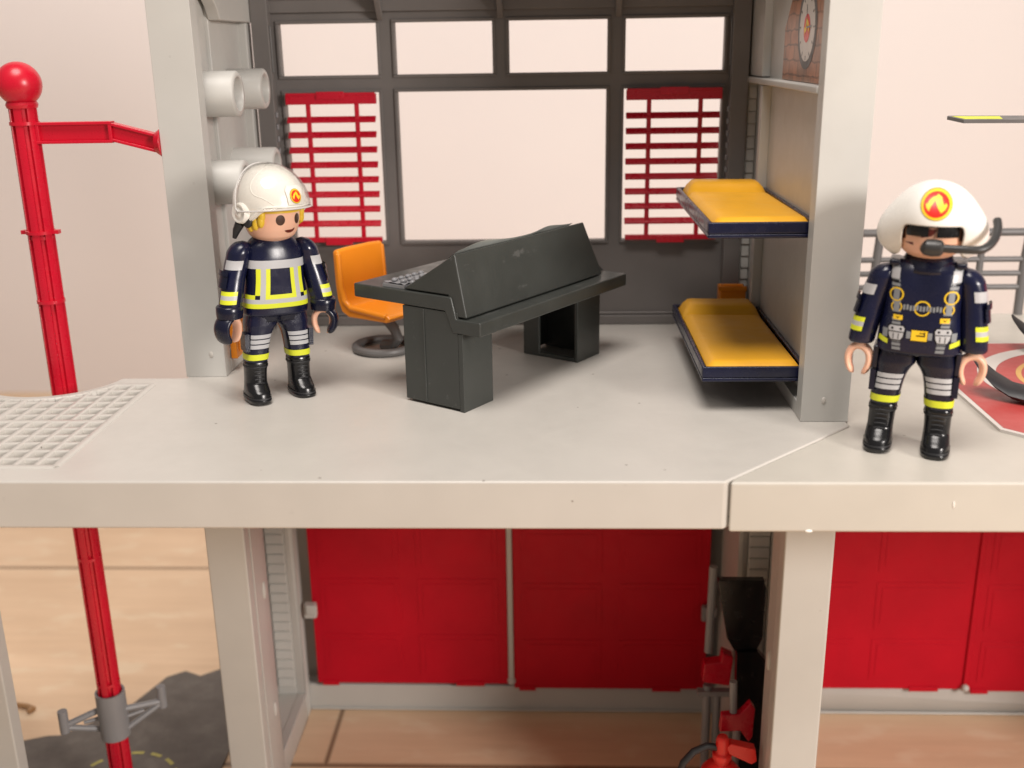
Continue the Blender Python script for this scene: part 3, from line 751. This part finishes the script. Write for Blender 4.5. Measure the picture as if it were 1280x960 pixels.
def hand_mesh(c, yaw, k='skin'):
    """toy grip: wrist, and a horseshoe of palm and thumb opening downward"""
    b = MB(); Rm = Matrix.Translation(c) @ Matrix.Rotation(yaw, 4, 'Z')
    b.tube([Rm @ Vector((0, 0, .12)), Rm @ Vector((0, 0, -.12))], .17, k, 16)
    n = 26; pts = []; rr = []
    V = []; N = 14
    for i in range(n+1):
        t_ = -1 + 2*i/n; a = t_*R(158)
        p = Vector((math.sin(a)*(.27 if abs(t_) < .75 else .27), 0, -.42 + math.cos(a)*.33 - max(0, abs(t_)-.55)*.25))
        d = Vector((math.sin(a)/.27, 0, math.cos(a)/.33)).normalized()
        e = min(1, (1-abs(t_))*6); e = math.sqrt(max(.04, e*(2-e)))
        th = (.105 - .025*abs(t_)) * e; dp = (.20 - .04*abs(t_)) * e
        for j in range(N):
            aa = 2*PI*j/N; V.append(Rm @ (p + d*th*math.cos(aa) + Vector((0, 1, 0))*dp*math.sin(aa)))
    b.add(V, [(i*N+j, i*N+(j+1) % N, (i+1)*N+(j+1) % N, (i+1)*N+j) for i in range(n) for j in range(N)] + [tuple(range(N))[::-1], tuple(n*N+j for j in range(N))], k, True)
    return b

def figurine(name, label, loc, yaw, style):
    F = thing(name, label, 'toy figure', loc, yaw)
    # torso
    T = Loft([(2.58, 0, 0, .90, .50, 2.8), (2.66, 0, 0, .97, .58, 2.8), (3.1, 0, 0, .95, .60, 2.7), (3.7, 0, 0, .88, .58, 2.6), (4.2, 0, 0, .86, .56, 2.5), (4.55, 0, .02, .82, .52, 2.4), (4.78, 0, .03, .66, .45, 2.2), (4.92, 0, .03, .48, .38, 2), (4.98, 0, .03, .40, .35, 2)])
    b = MB(); T.body(b, 'navy', 40, 56)
    if style == 1:
        T.patch(b, 4.02, 4.26, R(-80), R(80), 'silver', .014, 3, 40)
        # wide hem: silver band between lime bands
        T.patch(b, 2.86, 3.0, R(-100), R(100), 'lime', .014, 2, 44); T.patch(b, 3.0, 3.13, R(-100), R(100), 'silver', .014, 2, 44)
        def ax(x): # angle on the front for a given x
            return math.asin(max(-1, min(1, math.copysign(abs(x/.88) ** 1.3, x))))
        for s_ in (-1, 1):
            for xa, xb, k in ((.30, .42, 'lime'), (.42, .56, 'silver'), (.56, .68, 'lime')):
                a0, a1 = sorted((ax(s_*xa), ax(s_*xb))); T.patch(b, 3.13 if k == 'silver' else 3.25, 4.02 if k != 'silver' or True else 4, a0, a1, k, .014, 12, 4)
            a0, a1 = sorted((ax(s_*.68), ax(s_*.87))); T.patch(b, 3.13, 3.26, a0, a1, 'lime', .014, 2, 6)
        a0, a1 = ax(-.68), ax(.68); T.patch(b, 3.13, 3.26, ax(-.42), ax(.42), 'lime', .015, 2, 12)
    b.build('torso', F, angle=60)
    if style == 1:
        b = MB(); b.grid(lambda i, a: Vector((math.sin(a)*(.41 + .01*i), .03 - math.cos(a)*(.36 + .01*i), 4.90 + .05*i)), range(4), [2*PI*j/32 for j in range(32)], 'navy', closed=True)
        b.build('collar', F, solid=.04)
        b = MB(); T.patch(b, 2.42, 2.70, 0, 2*PI*.9999, 'navyd', -.02, 3, 48); b.build('jacket_hem', F, solid=.03)
    if style == 2:
        V_ = Loft([(2.70, 0, 0, 1.0, .64, 3), (3.1, 0, 0, .98, .66, 2.9), (3.7, 0, 0, .91, .64, 2.8), (4.25, 0, 0, .89, .62, 2.7), (4.62, 0, .02, .88, .56, 2.6), (4.86, 0, .04, .80, .44, 2.4), (4.93, 0, .05, .70, .34, 2.4)])
        b = MB(); V_.body(b, 'navy', 40, 60); bv = b.bvh()
        bc = MB(); bc.grid(lambda i, a: Vector((math.sin(a)*(.70 - .07*i), .03 - math.cos(a)*(.60 - .045*i) + .02*i, 4.66 + .13*i + .16*(1-math.cos(a))/2 * (1 if True else 0))), range(4), [2*PI*j/40 for j in range(40)], 'navyd', closed=True)
        bc.build('collar', F, solid=.04)
        D = lambda p, k, off=.012: decal(b, bv, p, k, off, .07)
        for s_ in (-1, 1):
            def sx(z): return s_*(.50 + max(0, z-2.7)*.09 + max(0, z-4.1)*.06)
            zz = 2.74
            while zz < 4.84:            # ribbed webbing
                if not (2.98 < zz < 3.36 or 3.50 < zz < 3.62):
                    wv = .10; D([(sx(zz)-wv, zz), (sx(zz)+wv, zz), (sx(zz+.075)+wv, zz+.075), (sx(zz+.075)-wv, zz+.075)], 'greyprint')
                zz += .105
            D(rect(sx(4.62), 4.62, .2, .26), 'silver', .016); D(rect(sx(4.62), 4.44, .2, .05), 'black', .02)
            # buckle
            bx_ = sx(3.15)
            D([(bx_-.22, 3.3), (bx_-.17, 3.38), (bx_+.17, 3.38), (bx_+.22, 3.3), (bx_+.19, 3.08), (bx_+.12, 2.97), (bx_-.12, 2.97), (bx_-.19, 3.08)], 'black', .014)
            D([(bx_-.19, 3.29), (bx_-.15, 3.35), (bx_+.15, 3.35), (bx_+.19, 3.29), (bx_+.16, 3.09), (bx_+.11, 3.0), (bx_-.11, 3.0), (bx_-.16, 3.09)], 'silver', .020)
            D(rect(bx_, 3.2, .36, .02), 'black', .026)
            for q in (-.1, .1): D(circ(bx_+q, 3.28, .03, n=10), 'black', .026); D(rect(bx_+q*.6, 3.09, .018, .14), 'black', .026)
            D(rect(bx_, 3.56, .22, .12), 'yellow', .016); D([(bx_-.06, 3.6), (bx_, 3.53), (bx_+.06, 3.6), (bx_, 3.56)], 'black', .02)
            for zc, r_ in ((4.12, .17), (3.82, .13)):
                D(circ(sx(zc), zc, r_), 'yellow', .014); D(circ(sx(zc), zc, r_*.78), 'navyd', .018); D(rect(sx(zc), zc, .14, .26), 'greyprint', .022)
            D(rect(s_*.80, 3.14, .12, .22), 'greyprint', .016)
            D([(s_*.72, 2.98), (s_*.93, 3.06), (s_*.95, 2.93), (s_*.72, 2.86)], 'lime', .016)
        D(circ(0, 3.83, .19), 'yellow', .012); D(circ(0, 3.83, .155), 'navyd', .016)
        for i in range(12): D(rect(-.42 + i*.076, 3.83 + .012*math.sin(i*2), .05, .13), 'greyprint', .02)
        for q in (-.24, .24): D(rect(q, 3.15, .12, .18), 'greyprint', .014)
        D(rect(0, 3.15, .40, .29), 'black', .014); D(rect(0, 3.15, .37, .26), 'yellow', .02); D(rect(.03, 3.15, .2, .03), 'black', .026); D(rect(.12, 3.19, .03, .12), 'black', .026); D(rect(.06, 3.22, .12, .02), 'black', .026)
        b.build('vest', F, angle=60)
        for s_ in (-1, 1):
            b = MB(); b.box(s_*.76-.13, s_*.76+.13, -.35, .35, 4.78, 4.94, 'navyd'); b.build('shoulder_strap', F, bevel=.05)
    if style == 2:
        for s_ in (-1, 1):
            b = MB(); b.prism([(-.3, 2.1), (.3, 2.1), (.34, 2.72), (-.34, 2.72)], s_*.90, s_*1.04, 'navyd', axis='x'); b.build('hip_flap', F, bevel=.04)
    # pelvis + legs: each leg one mesh with its trouser prints
    for s_ in (-1, 1):
        Lg = Loft([(1.15, s_*.66, 0, .30, .34, 2.4), (1.25, s_*.655, 0, .345, .38, 2.6), (1.7, s_*.61, 0, .36, .40, 2.7), (2.0, s_*.57, 0, .385, .42, 2.7), (2.2, s_*.52, 0, .43, .44, 2.8), (2.34, s_*.475, 0, .474, .46, 3), (2.62, s_*.45, 0, .45, .46, 3)])
        b = MB(); Lg.body(b, 'navyd' if style == 2 else 'navy', 24, 40)
        for i in range(3): Lg.patch(b, 1.62 + i*.155, 1.74 + i*.155, R(-46), R(46), 'silver', .012, 2, 14)
        Lg.patch(b, 1.27, 1.45, R(-110), R(110), 'lime', .014, 2, 24)
        ca = s_*R(78); 
        pc = Lg.P(1.8, ca, .03); b.box(pc.x-.07, pc.x+.07, pc.y-.2, pc.y+.22, 1.55, 2.08, 'navyd')
        LG = b.build('leg', F, angle=50)
        Bt = Loft([(0.0, s_*.70, -.16, .33, .58, 2.6), (.10, s_*.70, -.16, .36, .62, 2.6), (.13, s_*.70, -.16, .34, .60, 2.5), (.30, s_*.695, -.14, .34, .57, 2.4), (.44, s_*.69, -.07, .33, .48, 2.3), (.58, s_*.685, -.01, .32, .40, 2.3), (.9, s_*.675, 0, .325, .37, 2.4), (1.14, s_*.665, 0, .345, .385, 2.5), (1.19, s_*.665, 0, .33, .37, 2.5)])
        b = MB(); Bt.body(b, 'black', 34, 36)
        for i in range(5):
            z = .56 + i*.12; b.tube([Bt.P(z, R(-22), .01), Bt.P(z+.03, 0, .03), Bt.P(z, R(22), .01)], .018, 'blackm', 6)
        Bt.patch(b, .14, .19, 0, 2*PI, 'blackm', .02, 1, 36)
        Bt.patch(b, 1.02, 1.08, R(-120), R(120), 'blackm', .015, 1, 24)
        b.build('boot', LG, angle=60)
    # arms
    for s_ in (-1, 1):
        if style == 1: fy, ox = (-.26, .12) if s_ < 0 else (-.32, .05)
        else: fy, ox = (-.08, .04 if s_ < 0 else -.04)
        A = Loft([(2.74, s_*(1.33+ox), fy, .28, .28, 2.2), (2.80, s_*(1.325+ox), fy, .32, .32, 2.2), (3.3, s_*(1.25+ox*.8), fy*.75, .33, .35, 2.2), (3.75, s_*(1.17+ox*.5), fy*.35, .325, .36, 2.2), (4.2, s_*1.08, 0, .34, .38, 2.2), (4.45, s_*1.02, 0, .34, .38, 2.1), (4.62, s_*.97, 0, .29, .33, 2), (4.74, s_*.92, 0, .19, .22, 2), (4.79, s_*.90, 0, .02, .02, 2)])
        b = MB(); A.body(b, 'navy', 40, 34)
        sg = s_
        a0, a1 = sorted((sg*R(-8), sg*R(80))) if style == 1 else sorted((sg*R(6), sg*R(98)))
        A.patch(b, 4.02, 4.28, a0, a1, 'silver', .013, 3, 14)
        A.patch(b, 3.07, 3.19, a0, a1, 'lime', .013, 2, 14); A.patch(b, 3.19, 3.31, a0, a1, 'silver', .013, 2, 14); A.patch(b, 3.31, 3.43, a0, a1, 'lime', .013, 2, 14)
        # sleeve pocket
        b.grid(lambda z, a: A.P(z, a, .075), [3.52, 3.6, 3.7, 3.8, 3.9, 3.98], [sg*R(45) + (sg*R(70))*i/8 for i in range(9)], 'navyd')
        b.grid(lambda z, a: A.P(z, a, .11), [3.86, 3.92, 4.0], [sg*R(45) + (sg*R(70))*i/8 for i in range(9)], 'navyd')
        AR = b.build('arm', F, angle=50)
        # hand, kept at the wrist
        e = Vector((s_*(1.335+ox), fy-.02, 2.72)); hy = R(-25)*s_ if style == 1 else R(10)*s_
        if style == 2: e.x += .0
        hb = hand_mesh(e, hy); hb.build('hand', AR, angle=60)
        if style == 1:   # navy glove: cuff and shell over the back of the hand
            b = MB(); b.lathe([(.30, -.16), (.37, -.15), (.385, .0), (.385, .16), (.35, .2), (.3, .2)], 'navyd', e + Vector((0, 0, .07)), 26)
            Rm = Matrix.Translation(e) @ Matrix.Rotation(hy, 4, 'Z'); N = 16; V = []; n = 18
            for i in range(n+1):
                t_ = i/n; a = s_*(R(20) + t_*R(140))
                p = Vector((math.sin(a)*.33, 0, -.42 + math.cos(a)*.36 - max(0, t_-.6)*.1))
                d = Vector((math.sin(a), 0, math.cos(a))); ee = math.sqrt(max(.05, min(1, (1-t_)*5)*(2-min(1, (1-t_)*5))))
                for j in range(N):
                    aa = 2*PI*j/N; V.append(Rm @ (p + d*.13*ee*math.cos(aa) + Vector((0, 1, 0))*.30*ee*math.sin(aa)))
            b.add(V, [(i*N+j, i*N+(j+1) % N, (i+1)*N+(j+1) % N, (i+1)*N+j) for i in range(n) for j in range(N)] + [tuple(range(N))[::-1], tuple(n*N+j for j in range(N))], 'navyd', True)
            b.build('glove', AR, angle=60)
    # head, turned on the neck
    HT = R(22) if style == 1 else R(2)
    HR = bpy.data.objects.new('head', None)
    Hd = Loft([(4.86, 0, .03, .40, .38, 2), (5.0, 0, .03, .42, .40, 2), (5.06, 0, .02, .52, .50, 2), (5.18, 0, .0, .66, .64, 2), (5.4, 0, 0, .76, .74, 2.05), (5.7, 0, 0, .80, .78, 2.1), (6.0, 0, 0, .79, .77, 2.1), (6.25, 0, 0, .68, .66, 2.05), (6.42, 0, 0, .42, .42, 2), (6.47, 0, 0, .1, .1, 2)])
    b = MB(); Hd.body(b, 'skin', 44, 56); bv = b.bvh()
    for s_ in (-1, 1):
        if style == 1: decal(b, bv, circ(s_*.31, 5.68, .13, .15, 24), 'eye', .006, .05)
    if style == 1:
        sm = []
        for i in range(13): a = R(200 + 140*i/12); sm.append((.02 + .20*math.cos(a), 5.42 + .13*math.sin(a)))
        sm += [(.21, 5.43), (.1, 5.385), (-.08, 5.385)][::1]
        decal(b, bv, sm, 'mouth', .006, .04)
    else:
        decal(b, bv, [(-.26, 5.56), (-.02, 5.62), (.1, 5.78), (-.2, 5.80), (-.16, 5.66)], 'mouth', .006, .05)
        decal(b, bv, [(-.62, 5.42), (-.40, 5.36), (-.42, 5.44)], 'mouth', .006, .05)
        # brown temples and sideburns printed or moulded beside the eyes
        for s_ in (-1, 1): Hd.patch(b, 5.5, 6.0, s_*R(48), s_*R(95), 'brownhair', .02, 8, 10)
    H = b.build('head', F, angle=70); H.rotation_euler = (0, 0, HT)
    if style == 1: H.location = (0, 0, -.24)
    if style == 1:
        b = MB(); b.grid(lambda t_, a: Hd.P(5.58 + .6*t_ + (.30 if math.cos(a) > .5 else (0.0 if math.cos(a) < 0 else .30*math.cos(a)/.5)) * (1-t_) , a, .05), [i/8 for i in range(9)], [2*PI*j/48 for j in range(48)], 'hair', closed=True)
        def lock(a, z): b.ball(Hd.P(z, a, .05), .13, 'hair', 8, (.8, .8, 1.5))
        for a, z in ((62, 5.66), (74, 5.58), (86, 5.52), (98, 5.5), (-62, 5.66), (-74, 5.58), (-86, 5.52), (60, 5.82), (-60, 5.82)): lock(R(a), z)
        b.build('hair', H, angle=80)
        # helmet: dome with brim, ear covers and rear skirt
        b = MB(); c0 = Vector((0, .08, 6.10))
        def low(a):      # angle of the rim below the equator by azimuth (0 = front)
            a = abs((a + PI) % (2*PI) - PI); k1 = 1/(1+math.exp((a-R(62))/R(5))); k2 = math.exp(-((a-R(92))/R(20))**2)
            return 5*k1 + (1-k1)*(20 + 14*k2)
        def hel(t_, a, off=0):
            ph = PI/2 - t_*(PI/2 + R(low(a))); ca = math.cos(a)
            rx = 1.0 + off; ry = (1.12 if ca > 0 else 1.06) + off; rz = 1.07 + off
            fl_ = 1 + .045*max(0, (t_-.90)/.1)**2          # flared brim
            crease = 0
            p = Vector((math.sin(a)*math.cos(ph)*rx*fl_, -math.cos(a)*math.cos(ph)*ry*fl_, math.sin(ph)*rz))
            return c0 + p
        ts = [i/34 for i in range(35)]; aa = [2*PI*j/96 for j in range(96)]
        b.grid(lambda t_, a: hel(t_, a), ts, aa, 'helmet', closed=True)
        HB = b.build('helmet', H, solid=.07, angle=80)
        bb = MB(); bb.grid(lambda t_, a: hel(t_, a), ts, aa, 'helmet', closed=True); bv = bb.bvh()
        b = MB()
        # raised emblem shield
        pol = [(-.27, 6.14), (.27, 6.14), (.30, 6.56), (.2, 6.66), (-.2, 6.66), (-.30, 6.56)]
        decal(b, bv, pol, 'helmet', .045, .05)
        emblem(b, b.bvh(), 0, 6.37, .19)
        b.build('helmet_badge', HB)
        b = MB()
        b.tube([hel(.955, 2*PI*j/60, .03) for j in range(61)], .035, 'helmet', 8, cap=False)
        for s_ in (-1, 1):
            b.tube([hel(.02 + .9*i/20, s_*(R(38) + R(40)*math.sin(i/20*PI)), .0) for i in range(21)], .012, 'helmet', 8)
            b.lathe([(.01, s_*1.15), (.1, s_*1.15), (.13, s_*1.12), (.2, s_*1.11), (.23, s_*1.13), (.27, s_*1.12), (.30, s_*1.05), (.31, s_*.86)], 'helmet', (0, .12, 5.86), 28, 'x')
        b.build('helmet_trim', HB, angle=50)
        for s_ in (-1, 1):
            b = MB(); b.tube([(s_*.98, .22, 5.56), (s_*1.02, .34, 5.34), (s_*1.04, .42, 5.12)], [.14, .11, .06], 'blackm', 12); b.ball((s_*.93, -.05, 5.62), .17, 'blackm', 10, (.6, 1, 1))
            b.build('chin_strap', HB)
        # clear visor swung up over the dome
        b = MB(); 
        def vis(i, j):
            t_ = -1 + 2*j/40; a = t_*R(88); e = i/14
            el = R(5) + e*R(100)
            d = Vector((math.sin(a), -math.cos(a)*math.cos(el), math.cos(a)*math.sin(el)))
            return Vector((0, .12, 5.92)) + Vector((d.x*1.17, d.y*1.28, d.z*1.30))
        b.grid(vis, range(15), range(41), 'clear'); VI = b.build('visor', HB, solid=.03, angle=80)
        b = MB(); edge = [vis(0, j) for j in range(41)] + [vis(i, 40) for i in range(1, 15)] + [vis(14, j) for j in range(39, -1, -1)] + [vis(i, 0) for i in range(13, -1, -1)]
        b.tube(edge, .022, 'clear_edge', 8, cap=False); b.build('visor_rim', VI)
    else:
        b = MB()
        # sunglasses, drawn lower to stand in for the shade across the eyes
        sgp = MB()
        for s_ in (-1, 1):
            sgp.grid(lambda z, a: Hd.P(z, a, .05), [5.60 + .40*i/5 for i in range(6)], [s_*(R(6) + R(38)*j/8) for j in range(9)], 'black')
            sgp.tube([Hd.P(5.9, s_*R(20+j*9), .06) for j in range(9)], .035, 'black', 8)
        sgp.tube([Hd.P(5.88, R(-8+j*4), .07) for j in range(5)], .04, 'black', 8)
        sgp.build('sunglasses', H, angle=60)
        c0 = Vector((0, .06, 5.92))
        def low(a):
            a = abs((a + PI) % (2*PI) - PI); k1 = 1/(1+math.exp((a-R(46))/R(2.2))); k2 = math.exp(-((a-R(86))/R(34))**4)
            return 2*k1 + (1-k1)*(30 + 24*k2)
        def hel(t_, a, off=0):
            ph = PI/2 - t_*(PI/2 + R(low(a))); cc = math.cos(ph)
            aw = abs((a + PI) % (2*PI) - PI)
            side_ = math.exp(-((aw-R(88))/R(30))**2)
            bulge = .30*side_*math.exp(-((ph + R(20))/R(34))**2)
            sb = 1 + .02*(1/(1+math.exp((aw-R(47))/R(2.0))))
            tuck = 1 - .10*max(0, (t_-.86)/.14)**2 * side_
            cl = cc**(1 - .72*side_) if ph < 0 else cc
            rx = 1.0 + bulge; ry = 1.06 + bulge*.2
            p = Vector((math.sin(a)*cl*rx*tuck, -math.cos(a)*cl*ry*sb*tuck, math.sin(ph)*(.93 + .2*side_*(1 if ph < 0 else 0))))
            return c0 + p
        ts = [i/50 for i in range(51)]; aa = [2*PI*j/120 for j in range(120)]
        b.grid(lambda t_, a: hel(t_, a), ts, aa, 'helmet', closed=True)
        HB = b.build('helmet', H, solid=.08, angle=80)
        bb = MB(); bb.grid(lambda t_, a: hel(t_, a), ts, aa, 'helmet', closed=True); b = MB()
        emblem(b, bb.bvh(), 0, 6.38, .33); b.build('helmet_badge', HB)
        b = MB(); P_ = [(1.40, -.1, 5.98), (1.42, -.28, 5.86), (1.38, -.55, 5.66), (1.24, -.82, 5.48), (1.0, -1.0, 5.40), (.6, -1.06, 5.40), (.18, -1.06, 5.40)]
        pts = []
        for i in range(31):
            t_ = i/30*(len(P_)-1); pts.append(Vector([crom(list(range(len(P_))), [q[k] for q in P_], t_) for k in range(3)]))
        b.tube(pts, [.1]*31, 'gun', 12)
        b.tube([(.26, -1.06, 5.40), (.20, -1.06, 5.40), (.02, -1.06, 5.40), (-.14, -1.06, 5.41), (-.22, -1.05, 5.43), (-.24, -1.05, 5.44)], [.13, .19, .21, .19, .11, .04], 'gun', 16)
        b.build('microphone', HB)
    return F
figurine('firefighter_figurine', 'toy firefighter in navy suit with lime stripes, gloves and white helmet with clear visor', (-8.4, 6.75, .03), R(34), 1).rotation_euler = (R(1.3), R(2.3), R(34))
figurine('pilot_figurine', 'toy helicopter crewman in navy harness vest, white headset helmet with flame badge, sunglasses and microphone', (9.14, 2.35, -.01), R(-20), 2).rotation_euler = (0, R(1.0), R(-20))

# ------------------------------------------------------------------ tools at the lower right
def extinguisher():
    T = thing('fire_extinguisher', 'bright red toy fire extinguisher with black hose below the right column', 'extinguisher', (5.5, 6.0, G+.01))
    b = MB(); b.lathe([(.01, 1.0), (.7, 1.0), (.74, 1.2), (.74, 3.9), (.66, 4.25), (.45, 4.5), (.26, 4.62), (.26, 4.8), (.01, 4.8)], 'bright', (0, 0, 0), 36)
    b.build('body', T)
    b = MB(); b.lathe([(.01, 4.75), (.32, 4.75), (.32, 4.95), (.22, 5.0), (.22, 5.45), (.15, 5.6), (.01, 5.62)], 'bright', (0, 0, 0), 24)
    b.prism([(.1, 5.25), (.25, 5.4), (1.05, 5.2), (1.12, 4.75), (.95, 4.62), (.2, 5.0)], -.17, .17, 'bright', axis='y'); b.build('valve', T, bevel=.03)
    b = MB(); b.tube([(-.15, 0, 5.15), (-.5, 0, 5.2), (-.95, -.1, 5.05), (-1.28, -.2, 4.7), (-1.4, -.2, 4.2), (-1.38, -.2, 3.2), (-1.2, -.2, 2.4)], .12, 'blackm', 12); b.build('hose', T)
extinguisher()
T = thing('toy_shovel', 'black toy shovel standing head-up against the lower right wall', 'shovel', (6.65, 9.9, G+.01))
b = MB(); b.prism([(-.9, 9.15), (.72, 9.15), (.80, 8.9), (.78, 6.9), (.6, 6.45), (-.2, 6.4), (-.48, 6.9)], -.08, .08, 'black', axis='y'); b.prism([(-.9, 9.151), (.72, 9.151), (.72, 9.25), (-.9, 9.25)], -.16, .16, 'black', axis='y')
b.build('blade', T, bevel=.03)
b = MB(); b.prism([(-.12, 6.39), (.62, 6.44), (.98, 6.0), (1.05, .19), (.0, .19)], -.2, .2, 'black', axis='y'); b.box(-.05, .55, -.14, .14, 0.0, .18, 'blackm'); b.build('handle', T)
T = thing('pike_pole', 'grey-green toy pole tool with red grip leaning beside the black shovel', 'pole tool', (5.75, 10.9, G+.01))
b = MB(); b.tube([(0, 0, 9.2), (-.05, 0, 5.7)], .15, 'lgrey', 10); b.tube([(-.02, 0, 4.3), (0, 0, .05)], .16, 'lgrey', 10); b.box(-.4, 1.0, -.2, .1, 3.9, 4.1, 'lgrey'); b.tube([(.35, 0, 3.9), (.4, 0, .05)], .15, 'lgrey', 10); b.build('shaft', T)
b = MB(); b.prism([(-.25, 4.55), (.75, 4.4), (.85, 5.6), (.45, 5.8), (.4, 5.4), (-.2, 5.3)], -.25, .25, 'red', axis='y'); b.build('grip', T, bevel=.04)
T = thing('toy_axe', 'red toy axe head on a short grey handle above the extinguisher', 'axe', (6.15, 7.6, G+.01))
b = MB(); b.prism([(-.5, 4.7), (.2, 4.75), (.5, 4.3), (.62, 4.5), (.66, 5.6), (.5, 5.85), (.15, 5.4), (-.45, 5.35)], -.16, .16, 'red', axis='y'); b.build('axe_head', T, bevel=.04)
b = MB(); b.tube([(.1, 0, 4.75), (.12, 0, .05)], .13, 'lgrey', 10); b.tube([(-.05, 0, 5.4), (-.1, 0, 6.6)], .13, 'lgrey', 10); b.build('handle', T)
T = MB(); T.tube([(-23.9, 15.4, G+.12), (-23.4, 15.3, G+.14), (-22.9, 15.2, G+.14), (-22.6, 15.0, G+.14), (-22.7, 14.8, G+.13)], [.1, .1, .11, .16, .1], 'peg', 8)
tag(T.build('small_hook'), 'tiny tan plastic hook lying on the wooden floor at the left edge', 'hook')
